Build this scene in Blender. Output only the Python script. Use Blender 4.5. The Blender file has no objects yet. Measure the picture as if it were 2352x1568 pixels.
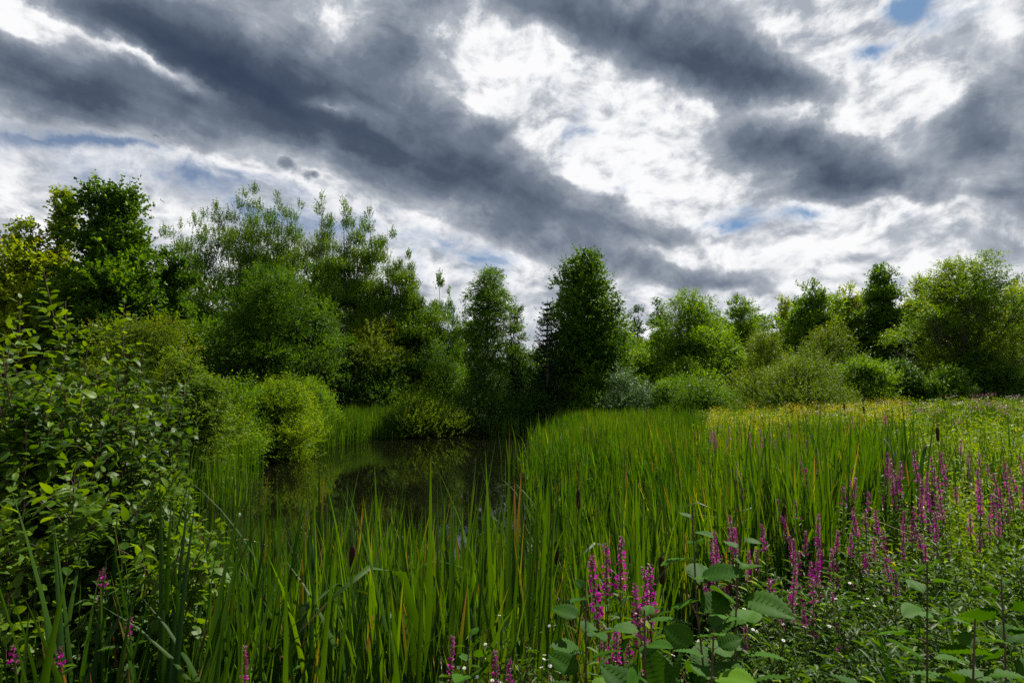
import bpy, math, random
import numpy as np
sc = bpy.context.scene
R = math.radians
PI = math.pi

# ---------------------------------------------------------------- camera
CAMZ = 2.3
F = 569.0                      # focal length in pixels of a 1024 wide frame
CX, CY = 512.0, 341.0
PITCH = math.atan(51.0 / F)
cam = bpy.data.cameras.new('camera')
cam.lens = 20.0
cam.sensor_width = 36.0
cam.clip_start = 0.05
cam.clip_end = 4000
camo = bpy.data.objects.new('camera', cam)
camo.location = (0, 0, CAMZ)
camo.rotation_euler = (R(90) + PITCH, 0, 0)
sc.collection.objects.link(camo)
sc.camera = camo

def ray(px, py):
    a, b = (px - CX) / F, (CY - py) / F
    y = math.cos(PITCH) - b * math.sin(PITCH)
    z = math.sin(PITCH) + b * math.cos(PITCH)
    return a, y, z
def at(px, py, Y):
    a, y, z = ray(px, py)
    s = Y / y
    return a * s, Y, CAMZ + z * s
K = 0.43537                    # measurements were taken in a 2352 px wide picture
def at2(px, py, Y): return at(px * K, py * K, Y)

# ---------------------------------------------------------------- render, light
sc.view_settings.view_transform = 'Standard'
sc.view_settings.look = 'None'
sc.view_settings.exposure = 1.0
sc.view_settings.gamma = 1.0
sc.render.engine = 'CYCLES'
c = sc.cycles
c.max_bounces = 6; c.diffuse_bounces = 2; c.glossy_bounces = 3
c.transmission_bounces = 4; c.transparent_max_bounces = 4
c.use_denoising = False
c.sample_clamp_indirect = 4.0
c.caustics_reflective = False; c.caustics_refractive = False

SUN_EL, SUN_AZ = 51.0, 40.0    # azimuth measured from the view direction towards the right
sun = bpy.data.lights.new('sun', 'SUN')
sun.energy = 5.0
sun.angle = R(0.6)
sun.color = (1.0, 0.95, 0.84)
suno = bpy.data.objects.new('sun', sun)
suno.rotation_euler = (R(90 - SUN_EL), 0, R(180 - SUN_AZ) )
sc.collection.objects.link(suno)

# ---------------------------------------------------------------- world: nishita sky under a broken cloud deck
world = bpy.data.worlds.new('World')
sc.world = world
world.use_nodes = True
nt = world.node_tree
nt.nodes.clear()
def N(t, **kw):
    n = nt.nodes.new(t)
    for k, v in kw.items(): setattr(n, k, v)
    return n
def plug(sock, v):
    if v is None: return
    if hasattr(v, 'is_output') or isinstance(v, bpy.types.NodeSocket): nt.links.new(v, sock)
    else: sock.default_value = v
def M(op, a, b=None, c=None, clamp=False):
    n = N('ShaderNodeMath', operation=op, use_clamp=clamp)
    plug(n.inputs[0], a); plug(n.inputs[1], b); plug(n.inputs[2], c)
    return n.outputs[0]
def XYZ(x, y, z):
    n = N('ShaderNodeCombineXYZ'); plug(n.inputs[0], x); plug(n.inputs[1], y); plug(n.inputs[2], z)
    return n.outputs[0]
def SS(v, lo, hi, a=0.0, b=1.0):
    n = N('ShaderNodeMapRange', interpolation_type='SMOOTHSTEP')
    plug(n.inputs['Value'], v)
    n.inputs['From Min'].default_value = lo; n.inputs['From Max'].default_value = hi
    n.inputs['To Min'].default_value = a; n.inputs['To Max'].default_value = b
    return n.outputs[0]
def NOISE(vec, scale, detail=5, rough=0.55, dist=0.0, dim='3D', lac=2.0):
    n = N('ShaderNodeTexNoise', noise_dimensions=dim)
    plug(n.inputs['Vector'], vec)
    n.inputs['Scale'].default_value = scale; n.inputs['Detail'].default_value = detail
    n.inputs['Roughness'].default_value = rough; n.inputs['Distortion'].default_value = dist
    n.inputs['Lacunarity'].default_value = lac
    return n.outputs[0]
def MIXC(f, a, b):
    n = N('ShaderNodeMix', data_type='RGBA')
    plug(n.inputs[0], f)
    plug(n.inputs[6], a); plug(n.inputs[7], b)
    return n.outputs[2]
def MAP(vec, loc=(0, 0, 0), rot=(0, 0, 0), scale=(1, 1, 1), kind='POINT'):
    n = N('ShaderNodeMapping', vector_type=kind)
    plug(n.inputs[0], vec)
    n.inputs[1].default_value = loc; n.inputs[2].default_value = rot; n.inputs[3].default_value = scale
    return n.outputs[0]

tc = N('ShaderNodeTexCoord')
sep = N('ShaderNodeSeparateXYZ'); nt.links.new(tc.outputs['Generated'], sep.inputs[0])
X, Y_, Z = sep.outputs
az = M('ARCTAN2', X, Y_)
el = M('ARCSINE', Z)
zc = M('ADD', M('ABSOLUTE', Z), 0.30)
plane = XYZ(M('DIVIDE', X, zc), M('DIVIDE', Y_, zc), 0.0)      # where the ray meets a flat cloud deck
roll = MAP(plane, rot=(0, 0, R(-50)))                            # +x now runs along the cloud rolls
streak = MAP(roll, scale=(0.5, 1.25, 1.0))
ang = XYZ(az, M('MULTIPLY', el, 1.0), 0.0)
# slow and fast turbulence bend the edges of every cloud bank
w1 = NOISE(streak, 1.1, 4, 0.55)
w2 = NOISE(MAP(streak, loc=(7, 3, 1)), 1.1, 4, 0.55)
w3 = NOISE(ang, 9.0, 5, 0.62)
w4 = NOISE(MAP(ang, loc=(3.3, 1.7, 0.4)), 9.0, 5, 0.62)
wx = M('ADD', M('MULTIPLY', M('SUBTRACT', w1, 0.5), 0.22), M('MULTIPLY', M('SUBTRACT', w3, 0.5), 0.10))
wy = M('ADD', M('MULTIPLY', M('SUBTRACT', w2, 0.5), 0.11), M('MULTIPLY', M('SUBTRACT', w4, 0.5), 0.075))
P = XYZ(M('ADD', az, wx), M('ADD', el, wy), 0.0)
PF = XYZ(M('ADD', az, M('MULTIPLY', M('SUBTRACT', w3, 0.5), 0.09)), M('ADD', el, M('MULTIPLY', M('SUBTRACT', w4, 0.5), 0.06)), 0.0)

def azel(px, py):
    a, y, z = ray(px * K, py * K)
    return math.atan2(a, y), math.atan2(z, math.hypot(a, y))
def bank(vec, blobs):
    s = None
    for (cx, cy, rx, ry, deg, amt) in blobs:
        a0, e0 = azel(cx, cy)
        t = R(deg)
        # the long axis end point gives the tilt and length in angle space
        a1, e1 = azel(cx + rx * math.cos(t), cy + rx * math.sin(t))
        a2, e2 = azel(cx - ry * math.sin(t), cy + ry * math.cos(t))
        L1 = math.hypot(a1 - a0, e1 - e0); L2 = math.hypot(a2 - a0, e2 - e0)
        th = math.atan2(e1 - e0, a1 - a0)
        m = MAP(vec, loc=(a0, e0, 0), rot=(0, 0, th), scale=(L1 * 1.75, L2 * 1.85, 1), kind='TEXTURE')
        g = N('ShaderNodeTexGradient', gradient_type='QUADRATIC_SPHERE'); nt.links.new(m, g.inputs[0])
        s = M('MULTIPLY', g.outputs['Fac'], amt) if s is None else M('MULTIPLY_ADD', g.outputs['Fac'], amt, s)
    return s
#SKYBLOBS
dark = bank(P, [
    (380, 90, 480, 100, 20, 1.9), (200, 215, 480, 100, 8, 2.0), (620, 200, 260, 95, 22, 1.1), (900, 330, 460, 115, 17, 1.9),
    (1330, 505, 460, 75, 14, 1.5), (1500, 640, 330, 50, 8, 1.1), (1240, 560, 200, 45, 6, 0.7), (1300, 20, 360, 80, 8, 1.2),
    (1560, 120, 420, 95, 14, 1.5), (1760, 180, 230, 80, 25, 1.3), (1800, 345, 270, 70, 16, 1.5),
    (2000, 425, 220, 65, 4, 1.5), (2300, 330, 250, 85, -5, 1.5), (2330, 480, 180, 38, 0, 1.0), (2260, 220, 160, 90, -30, 0.9),
    (2190, 90, 110, 100, -30, 0.6), (930, 110, 120, 180, 70, 1.0), (690, 60, 190, 120, 20, 0.9), (2080, 600, 260, 30, 0, 0.6),
    (100, 460, 200, 40, 5, 0.25), (1700, 660, 200, 25, 0, 0.5), (1130, 300, 130, 120, 0, 0.6), (1650, 240, 130, 50, 0, 0.3)])
puff = bank(PF, [(665, 378, 44, 22, 0, 1.6), (712, 405, 30, 14, 0, 1.4), (340, 305, 44, 14, 5, 1.3), (1210, 270, 90, 40, 0, .5), (2010, 395, 120, 40, 0, 0.6)])
light = bank(P, [
    (1800, 262, 220, 40, 12, 0.9), (2060, 270, 150, 60, 0, 1.1), (1930, 505, 300, 30, 0, 0.9), (230, 375, 380, 50, 6, 0.9), (620, 455, 330, 40, 14, 0.8), (1080, 590, 200, 50, 10, 0.6), (2080, 180, 170, 70, 0, 0.7), (2000, 640, 330, 30, 0, .6),
    (1190, 130, 140, 90, 20, 1.2), (1400, 330, 130, 90, 0, 1.1), (1620, 240, 130, 40, 15, .8), (1950, 110, 270, 130, 0, 0.9),
    (20, 50, 190, 40, 26, 1.3), (380, 165, 220, 24, 22, 1.6), (760, 245, 120, 26, 12, 1.2), (1900, 570, 260, 60, 8, 0.8),
    (1560, 590, 170, 22, 8, 0.9), (1700, 700, 240, 22, 5, 0.5), (80, 55, 160, 30, 22, 0.9), (2230, 60, 260, 90, 0, 0.5),
    (1140, 210, 60, 60, 0, 0.9), (800, 60, 60, 90, 80, 0.4), (1500, 430, 200, 50, 12, 0.5)])
hole = bank(PF, [
    (2100, 30, 80, 50, -20, 1.7), (2000, 120, 90, 34, 0, 1.3), (1700, 512, 120, 55, 0, 1.3), (1330, 285, 60, 90, 80, .75),
    (190, 312, 240, 24, 2, 1.2), (430, 400, 480, 90, 12, .95), (1060, 580, 240, 90, 10, 0.95), (700, 520, 300, 60, 10, 0.7), (1850, 500, 70, 20, 0, 0.8), (60, 400, 200, 70, 5, 0.7)])

n_big = NOISE(streak, 1.6, 6, 0.58, 0.3)
n_fine = NOISE(MAP(plane, loc=(2, 5, 0)), 4.0, 8, 0.60, 0.35)
n_wisp = NOISE(MAP(roll, loc=(1, 2, 0), scale=(0.55, 1.9, 1.0)), 2.2, 7, 0.62, 0.5)
bil = XYZ(M('ADD', az, M('MULTIPLY', w1, 0.12)), M('MULTIPLY', M('ADD', el, M('MULTIPLY', w2, 0.10)), 1.5), 0.0)
n_puff = NOISE(MAP(bil, loc=(4, 8, 2)), 10.0, 9, 0.60, 0.25)
n_pof = NOISE(MAP(bil, loc=(4.016, 8.026, 2)), 10.0, 9, 0.60, 0.25)      # same field nearer the sun: the difference lights the rims
n_soft = NOISE(MAP(roll, loc=(4, 1, 0), scale=(0.6, 1.1, 1)), 1.5, 5, 0.5, 0.4)
rim = M('SUBTRACT', n_puff, n_pof)

d0 = M('SUBTRACT', M('ADD', M('MULTIPLY', dark, 0.72), SS(el, 0.08, 0.42, -0.05, 0.13)), M('MULTIPLY', light, 1.0))
d0 = M('ADD', d0, M('MULTIPLY', M('SUBTRACT', n_big, 0.5), 1.5))
d0 = M('ADD', d0, M('MULTIPLY', M('SUBTRACT', n_puff, 0.5), M('MULTIPLY', SS(dark, 2.6, 0.6, 0.25, 1.0), 2.6)))
d0 = M('ADD', d0, M('MULTIPLY', M('SUBTRACT', n_wisp, 0.5), 1.0))
d0 = M('SUBTRACT', d0, M('MULTIPLY', rim, M('MULTIPLY', SS(dark, 2.0, 0.3), 1.6)))
dp = SS(M('ADD', puff, M('MULTIPLY', M('SUBTRACT', n_puff, 0.5), 2.6)), 0.15, 1.2)
d0 = M('MAXIMUM', d0, M('MULTIPLY', dp, 0.75))
d = SS(d0, -0.20, 0.40)
# the sunlit upper cloud: billows with bright rims and grey undersides
b0 = M('ADD', M('MULTIPLY', n_fine, 0.30), M('ADD', M('MULTIPLY', n_puff, 0.25), M('MULTIPLY', n_soft, 0.45)))
b0 = M('ADD', b0, M('MULTIPLY', light, 0.10))
b0 = M('ADD', b0, M('MULTIPLY', rim, 1.3))
b = SS(b0, 0.26, 0.66)
lit = MIXC(b, (2.9, 3.3, 4.0, 1), (10.6, 10.5, 10.5, 1))
lit = MIXC(SS(el, 0.22, 0.0, 0, 0.45), lit, (7.0, 7.5, 8.4, 1))
rp = N('ShaderNodeValToRGB')
plug(rp.inputs[0], M('MULTIPLY', d0, 0.47))
cr = rp.color_ramp
cr.elements[0].position = 0.0; cr.elements[0].color = (.62, .65, .69, 1)
cr.elements[1].position = 1.0; cr.elements[1].color = (.038, .058, .100, 1)
for p_, c_ in ((0.16, (.37, .405, .46, 1)), (0.38, (.17, .205, .265, 1)), (0.68, (.070, .095, .140, 1))):
    e_ = cr.elements.new(p_); e_.color = c_
shade = N('ShaderNodeVectorMath', operation='SCALE')
nt.links.new(rp.outputs[0], shade.inputs[0]); shade.inputs['Scale'].default_value = 10.0
shade = shade.outputs[0]
# open sky
sky = N('ShaderNodeTexSky', sky_type='NISHITA')
sky.sun_disc = False
sky.sun_elevation = R(SUN_EL)
sky.sun_rotation = R(SUN_AZ)
sky.air_density = 1.0; sky.dust_density = 0.6; sky.ozone_density = 2.0
hn = M('ADD', M('MULTIPLY', M('SUBTRACT', n_wisp, 0.5), 1.3), M('MULTIPLY', M('SUBTRACT', n_puff, 0.5), 3.2))
h = SS(M('ADD', hole, hn), 0.25, 1.25)
tint = N('ShaderNodeMix', data_type='RGBA', blend_type='MULTIPLY')
tint.inputs[0].default_value = 1.0
nt.links.new(sky.outputs[0], tint.inputs[6]); tint.inputs[7].default_value = (0.08, 0.38, 0.62, 1)   # deep polarised blue
up = MIXC(h, lit, tint.outputs[2])
full = MIXC(d, up, shade)
bg = N('ShaderNodeBackground'); bg.inputs[1].default_value = 0.0515
nt.links.new(full, bg.inputs[0])
wo = N('ShaderNodeOutputWorld'); nt.links.new(bg.outputs[0], wo.inputs[0])
world.cycles.sampling_method = 'MANUAL'
world.cycles.sample_map_resolution = 512

# ================================================================ helpers
col = sc.collection
rng = np.random.default_rng(7)

def build(name, V, Q, mat, var=None, smooth=False, parent=None, tris=None):
    """one mesh object from numpy vertices, quads (and triangles); var = per-vertex (leaf random, along, random 2)"""
    me = bpy.data.meshes.new(name)
    V = np.asarray(V, np.float32); Q = np.asarray(Q, np.int32).reshape(-1, 4)
    T = np.asarray(tris, np.int32).reshape(-1, 3) if tris is not None else np.zeros((0, 3), np.int32)
    me.vertices.add(len(V)); me.vertices.foreach_set('co', V.ravel())
    nl = Q.size + T.size
    me.loops.add(nl); me.loops.foreach_set('vertex_index', np.concatenate([Q.ravel(), T.ravel()]))
    nf = len(Q) + len(T)
    me.polygons.add(nf)
    st = np.concatenate([np.arange(len(Q)) * 4, Q.size + np.arange(len(T)) * 3]).astype(np.int32)
    me.polygons.foreach_set('loop_start', st)
    if smooth: me.polygons.foreach_set('use_smooth', np.ones(nf, bool))
    me.update(calc_edges=True)
    if var is not None:
        a = me.attributes.new('var', 'FLOAT_COLOR', 'POINT')
        va = np.ones((len(V), 4), np.float32); va[:, :3] = var
        a.data.foreach_set('color', va.ravel())
    me.materials.append(mat)
    o = bpy.data.objects.new(name, me)
    col.objects.link(o)
    if parent is not None: o.parent = parent
    return o

def thing(name, label, cat, loc=(0, 0, 0), group=None):
    o = bpy.data.objects.new(name, None); col.objects.link(o)
    o.empty_display_size = 0.2
    o.location = loc
    tag(o, label, cat, group)
    return o
def tag(o, label, cat, group=None, kind=None):
    if label: o['label'] = label
    if cat: o['category'] = cat
    if group: o['group'] = group
    if kind: o['kind'] = kind
def dup(root, loc, rz, s=1.0, label=None, group=None, tilt=(0, 0)):
    r = root.copy(); col.objects.link(r)
    r.location = loc; r.rotation_euler = (tilt[0], tilt[1], rz); r.scale = (s, s, s)
    if label: r['label'] = label
    if group: r['group'] = group
    for ch in list(root.children):
        c_ = ch.copy(); col.objects.link(c_); c_.parent = r
        for g in ch.children:
            d_ = g.copy(); col.objects.link(d_); d_.parent = c_
    return r
def unit(v): return v / np.maximum(np.linalg.norm(v, axis=-1, keepdims=True), 1e-9)
def rnd(n, a=0.0, b=1.0): return rng.uniform(a, b, n)
def sph(n): return unit(rng.normal(size=(n, 3)))

# ---------------------------------------------------------------- materials
def mat_new(name):
    m = bpy.data.materials.new(name); m.use_nodes = True
    t = m.node_tree; t.nodes.clear()
    return m, t
def leaf_mat(name, dark, light, accent=None, acc=0.0, trans=0.4, rough=0.5, spec=0.35, brown=None, clump=0.35, tgain=1.85, objvar=0.25, veins=False):
    """leaves: every leaf its own shade, patches of yellower foliage, light shining through"""
    m, t = mat_new(name)
    n = t.nodes.new; l = t.links.new
    at_ = n('ShaderNodeAttribute'); at_.attribute_name = 'var'
    sp = n('ShaderNodeSeparateColor'); l(at_.outputs['Color'], sp.inputs[0])
    tx = n('ShaderNodeTexCoord')
    nz = n('ShaderNodeTexNoise'); nz.inputs['Scale'].default_value = clump; nz.inputs['Detail'].default_value = 2
    geo = n('ShaderNodeNewGeometry'); l(geo.outputs['Position'], nz.inputs['Vector'])
    oi = n('ShaderNodeObjectInfo')
    def ma(op, a, b, c=None):
        q = n('ShaderNodeMath'); q.operation = op; q.use_clamp = False
        for i, v in enumerate((a, b, c)):
            if v is None: continue
            if isinstance(v, (int, float)): q.inputs[i].default_value = v
            else: l(v, q.inputs[i])
        return q.outputs[0]
    f = ma('ADD', ma('MULTIPLY', sp.outputs[0], 0.55), ma('MULTIPLY', ma('SUBTRACT', nz.outputs[0], 0.5), 1.9))
    f = ma('ADD', f, ma('MULTIPLY', ma('SUBTRACT', oi.outputs['Random'], 0.5), objvar))
    f = ma('ADD', f, 0.2)
    def mix(fac, a, b):
        q = n('ShaderNodeMix'); q.data_type = 'RGBA'; q.clamp_factor = True
        if isinstance(fac, (int, float)): q.inputs[0].default_value = fac
        else: l(fac, q.inputs[0])
        for i, v in ((6, a), (7, b)):
            if isinstance(v, tuple): q.inputs[i].default_value = (*v, 1)
            else: l(v, q.inputs[i])
        return q.outputs[2]
    c_ = mix(f, dark, light)
    if accent:
        g = n('ShaderNodeMath'); g.operation = 'GREATER_THAN'; g.inputs[1].default_value = 1 - acc
        l(sp.outputs[2], g.inputs[0])
        c_ = mix(g.outputs[0], c_, accent)
    if brown:        # blade tips that have died back, more on some blades
        mr = n('ShaderNodeMapRange'); l(sp.outputs[1], mr.inputs[0])
        l(ma('ADD', ma('MULTIPLY', sp.outputs[2], -1.05), 1.85), mr.inputs[1])
        l(ma('ADD', ma('MULTIPLY', sp.outputs[2], -1.05), 2.0), mr.inputs[2])
        c_ = mix(mr.outputs[0], c_, brown)
    p = n('ShaderNodeBsdfPrincipled'); l(c_, p.inputs['Base Color'])
    p.inputs['Roughness'].default_value = rough
    p.inputs['Specular IOR Level'].default_value = spec
    if veins:
        w = n('ShaderNodeTexNoise'); w.inputs['Scale'].default_value = 60; l(tx.outputs['Object'], w.inputs['Vector'])
        bp = n('ShaderNodeBump'); bp.inputs['Strength'].default_value = 0.3; bp.inputs['Distance'].default_value = 0.004
        l(w.outputs[0], bp.inputs['Height']); l(bp.outputs[0], p.inputs['Normal'])
    tr = n('ShaderNodeBsdfTranslucent')
    hs = n('ShaderNodeHueSaturation'); hs.inputs['Hue'].default_value = 0.481; hs.inputs['Saturation'].default_value = 1.15
    hs.inputs['Value'].default_value = tgain; l(c_, hs.inputs['Color']); l(hs.outputs[0], tr.inputs['Color'])
    mx = n('ShaderNodeMixShader'); mx.inputs[0].default_value = trans
    l(p.outputs[0], mx.inputs[1]); l(tr.outputs[0], mx.inputs[2])
    o = n('ShaderNodeOutputMaterial'); l(mx.outputs[0], o.inputs['Surface'])
    return m
def bark_mat(name, a, b, scale=9.0, birch=False):
    m, t = mat_new(name); n = t.nodes.new; l = t.links.new
    tx = n('ShaderNodeTexCoord'); mp = n('ShaderNodeMapping')
    mp.inputs[3].default_value = (1, 1, 6.0) if birch else (1, 1, 0.25)
    l(tx.outputs['Object'], mp.inputs[0])
    nz = n('ShaderNodeTexNoise'); nz.inputs['Scale'].default_value = scale; nz.inputs['Detail'].default_value = 6; nz.inputs['Roughness'].default_value = 0.65
    l(mp.outputs[0], nz.inputs['Vector'])
    r = n('ShaderNodeValToRGB'); l(nz.outputs[0], r.inputs[0])
    r.color_ramp.elements[0].position = 0.38; r.color_ramp.elements[0].color = (*a, 1)
    r.color_ramp.elements[1].position = 0.52 if birch else 0.66; r.color_ramp.elements[1].color = (*b, 1)
    p = n('ShaderNodeBsdfPrincipled'); l(r.outputs[0], p.inputs['Base Color']); p.inputs['Roughness'].default_value = 0.85
    bp = n('ShaderNodeBump'); bp.inputs['Strength'].default_value = 0.5; bp.inputs['Distance'].default_value = 0.02
    l(nz.outputs[0], bp.inputs['Height']); l(bp.outputs[0], p.inputs['Normal'])
    o = n('ShaderNodeOutputMaterial'); l(p.outputs[0], o.inputs['Surface'])
    return m
G = dict(
    maple=leaf_mat('maple_leaf', (0.0156, 0.0497, 0.0032), (0.0653, 0.1485, 0.0065), (.12, .19, .010), .05, spec=.08),
    dark=leaf_mat('dark_leaf', (0.0115, 0.0360, 0.0050), (0.0410, 0.0990, 0.0090), (.09, .15, .05), .05, trans=.36, spec=.12),
    lime=leaf_mat('lime_leaf', (0.0633, 0.1265, 0.0044), (0.1830, 0.2481, 0.0077), (.28, .28, .015), .05, trans=.45, spec=.08),
    fresh=leaf_mat('fresh_leaf', (0.0323, 0.0905, 0.0064), (0.1082, 0.2049, 0.0128), (.18, .25, .02), .06, trans=.45, spec=.08),
    olive=leaf_mat('olive_leaf', (.036, .078, .003), (.115, .168, .007), (.18, .16, .012), .04, trans=.40, spec=.08),
    grey=leaf_mat('grey_leaf', (.034, .076, .006), (.095, .155, .013), (.14, .20, .04), .05, trans=.38, spec=.08),
    silver=leaf_mat('silver_leaf', (.020, .060, .012), (.060, .125, .030), (.22, .30, .18), .12, trans=.32, rough=.45, spec=.15),
    aspen=leaf_mat('aspen_leaf', (.026, .084, .005), (.088, .160, .011), (.13, .13, .015), .06, trans=.40, rough=.4, spec=.10),
    spruce=leaf_mat('spruce_needle', (.006, .018, .006), (.016, .036, .010), trans=.1, spec=.1),
    bright=leaf_mat('bright_leaf', (0.0310, 0.0898, 0.0039), (0.1107, 0.1854, 0.0068), (.20, .24, .012), .06, trans=.44, spec=.08),
    alder=leaf_mat('alder_leaf', (0.0225, 0.0622, 0.0032), (0.0865, 0.1540, 0.0062), (.10, .17, .010), .05, trans=.42, rough=.45, spec=.16, clump=1.6),
    broad=leaf_mat('broad_alder_leaf', (0.0119, 0.0480, 0.0030), (0.0361, 0.1003, 0.0060), (.07, .15, .010), .02, trans=.30, rough=.6, spec=.06, clump=2.5, veins=True),
    reed=leaf_mat('cattail_blade', (0.0064, 0.0292, 0.0022), (0.0329, 0.0788, 0.0040), None, 0, trans=.33, rough=.5, spec=.15, brown=(.17, .085, .028), clump=.9),
    reedfar=leaf_mat('reed_blade', (0.0095, 0.0453, 0.0041), (0.0527, 0.1133, 0.0061), (.15, .19, .02), .03, trans=.40, spec=.12, brown=(.22, .14, .03), clump=.35),
    grass=leaf_mat('meadow_grass', (0.0286, 0.0846, 0.0045), (0.1219, 0.1861, 0.0080), (.26, .25, .02), .02, trans=.42, spec=.08, clump=.5),
    dry=leaf_mat('dry_blade', (.12, .075, .038), (.32, .21, .12), None, 0, trans=.25, clump=2, tgain=1.2),
    herb=leaf_mat('herb_leaf', (0.0145, 0.0463, 0.0056), (0.0449, 0.0966, 0.0070), (.11, .18, .03), .06, trans=.38, spec=.12, clump=1.6),
    petal=leaf_mat('purple_petal', (.30, .003, .19), (.60, .012, .38), (.64, .08, .50), .08, trans=.35, clump=4, tgain=1.2, spec=.04),
    bud=leaf_mat('dull_bud', (.10, .05, .045), (.20, .08, .10), (.09, .12, .03), .3, trans=.2, clump=4),
    mauve=leaf_mat('mauve_petal', (.22, .07, .12), (.36, .14, .22), None, 0, trans=.3, clump=3, tgain=1.2),
    gold=leaf_mat('goldenrod_floret', (.26, .27, .012), (.50, .44, .02), None, 0, trans=.4, clump=2, tgain=1.2),
    white=leaf_mat('white_petal', (.60, .60, .58), (.78, .78, .76), None, 0, trans=.3, clump=4, tgain=1.0),
    bark=bark_mat('bark', (.018, .014, .010), (.075, .060, .045)),
    pale=bark_mat('pale_bark', (.10, .095, .08), (.26, .25, .21)),
    birch=bark_mat('birch_bark', (.03, .028, .025), (.55, .54, .50), 3.0, True),
    twig=bark_mat('twig_bark', (.030, .014, .010), (.085, .045, .028), 25),
    stem=leaf_mat('green_stem', (.035, .060, .014), (.08, .10, .02), (.12, .04, .03), .2, trans=.1),
    redstem=bark_mat('red_stem', (.030, .020, .012), (.10, .055, .030), 25),
)
def head_mat():
    m, t = mat_new('cattail_velvet'); n = t.nodes.new; l = t.links.new
    tx = n('ShaderNodeTexCoord'); nz = n('ShaderNodeTexNoise'); nz.inputs['Scale'].default_value = 180
    l(tx.outputs['Object'], nz.inputs['Vector'])
    r = n('ShaderNodeValToRGB'); l(nz.outputs[0], r.inputs[0])
    r.color_ramp.elements[0].color = (.012, .006, .004, 1); r.color_ramp.elements[1].color = (.045, .020, .010, 1)
    p = n('ShaderNodeBsdfPrincipled'); l(r.outputs[0], p.inputs['Base Color']); p.inputs['Roughness'].default_value = .95
    p.inputs['Specular IOR Level'].default_value = .1
    bp = n('ShaderNodeBump'); bp.inputs['Strength'].default_value = .6; bp.inputs['Distance'].default_value = .003
    l(nz.outputs[0], bp.inputs['Height']); l(bp.outputs[0], p.inputs['Normal'])
    o = n('ShaderNodeOutputMaterial'); l(p.outputs[0], o.inputs['Surface'])
    return m
G['head'] = head_mat()

# ---------------------------------------------------------------- leaf templates (along, across, up)
KITE = (np.array([(0, 0, 0), (.42, -.5, .06), (1, 0, -.06), (.42, .5, .06)], float), [(0, 1, 2, 3)])
OVAL = (np.array([(0, 0, 0), (.30, -.46, .10), (.30, 0, 0), (.30, .46, .10), (.70, -.38, .04), (.70, 0, -.06), (.70, .38, .04), (1, 0, -.16)], float),
        [(0, 1, 2, 2), (0, 2, 3, 3), (1, 4, 5, 2), (2, 5, 6, 3), (4, 7, 5, 5), (5, 7, 6, 6)])
def alder_template(st=13):
    """broad toothed leaf, ribbed like corduroy, drooping at the tip"""
    v = []; q = []
    for i in range(st):
        t = i / (st - 1)
        w = 0.5 * (t ** .60) * ((1 - t) ** .95) / .352 if 0 < t < 1 else 0.0
        tooth = 0.05 if i % 2 else 0.0
        z = -0.30 * t * t + 0.02
        rib = (0.017 if st < 20 else 0.026) * (1 if i % 2 else -1)
        rise = 0.13
        for s in (-1, -.5, 0, .5, 1):
            sw = s * (w + (tooth if abs(s) == 1 and 0 < i < st - 1 else 0))
            v.append((t + abs(s) * 0.07 * (1 - t), sw, z + rise * abs(s) * w * 1.1 + (rib * (1 - .3 * abs(s)) if s else -0.012) * (w > 0) - 0.10 * (abs(s) == 1) * w))
    for i in range(st - 1):
        for j in range(4):
            a = i * 5 + j
            q.append((a, a + 1, a + 6, a + 5))
    return np.array(v, float), q
ALDER = alder_template(); BROAD = alder_template(21)

def put_leaves(P, D, Nn, L, W, tmpl, lift=None):
    """copies of a leaf template at P, pointing along D with normal near Nn; returns V, Q, var"""
    tv, tq = tmpl
    tq = np.asarray(tq)
    D = unit(D); S = unit(np.cross(Nn, D)); U = np.cross(D, S)
    n, k = len(P), len(tv)
    L = np.broadcast_to(L, n)[:, None, None]; W = np.broadcast_to(W, n)[:, None, None]
    V = P[:, None, :] + D[:, None, :] * tv[None, :, 0:1] * L + S[:, None, :] * tv[None, :, 1:2] * W + U[:, None, :] * tv[None, :, 2:3] * L
    Q = (np.arange(n)[:, None, None] * k + tq[None]).reshape(-1, 4)
    var = np.zeros((n, k, 3)); var[:, :, 0] = rnd(n)[:, None]; var[:, :, 1] = tv[None, :, 0]; var[:, :, 2] = rnd(n)[:, None]
    return V.reshape(-1, 3), Q, var.reshape(-1, 3)
def fixq(Q):
    """quads whose last corner repeats become triangles"""
    t = Q[:, 2] == Q[:, 3]
    return Q[~t], Q[t][:, :3]
class Buf:
    def __init__(s): s.V = []; s.Q = []; s.T = []; s.A = []; s.n = 0
    def add(s, V, Q, A=None):
        Q = np.asarray(Q).reshape(-1, 4)
        q, t = fixq(Q)
        s.V.append(V); s.Q.append(q + s.n); s.T.append(t + s.n)
        s.A.append(A if A is not None else np.full((len(V), 3), .5)); s.n += len(V)
        return s
    def obj(s, name, mat, parent=None, smooth=False):
        return build(name, np.concatenate(s.V), np.concatenate(s.Q), mat, np.concatenate(s.A), smooth, parent, np.concatenate(s.T))

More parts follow.
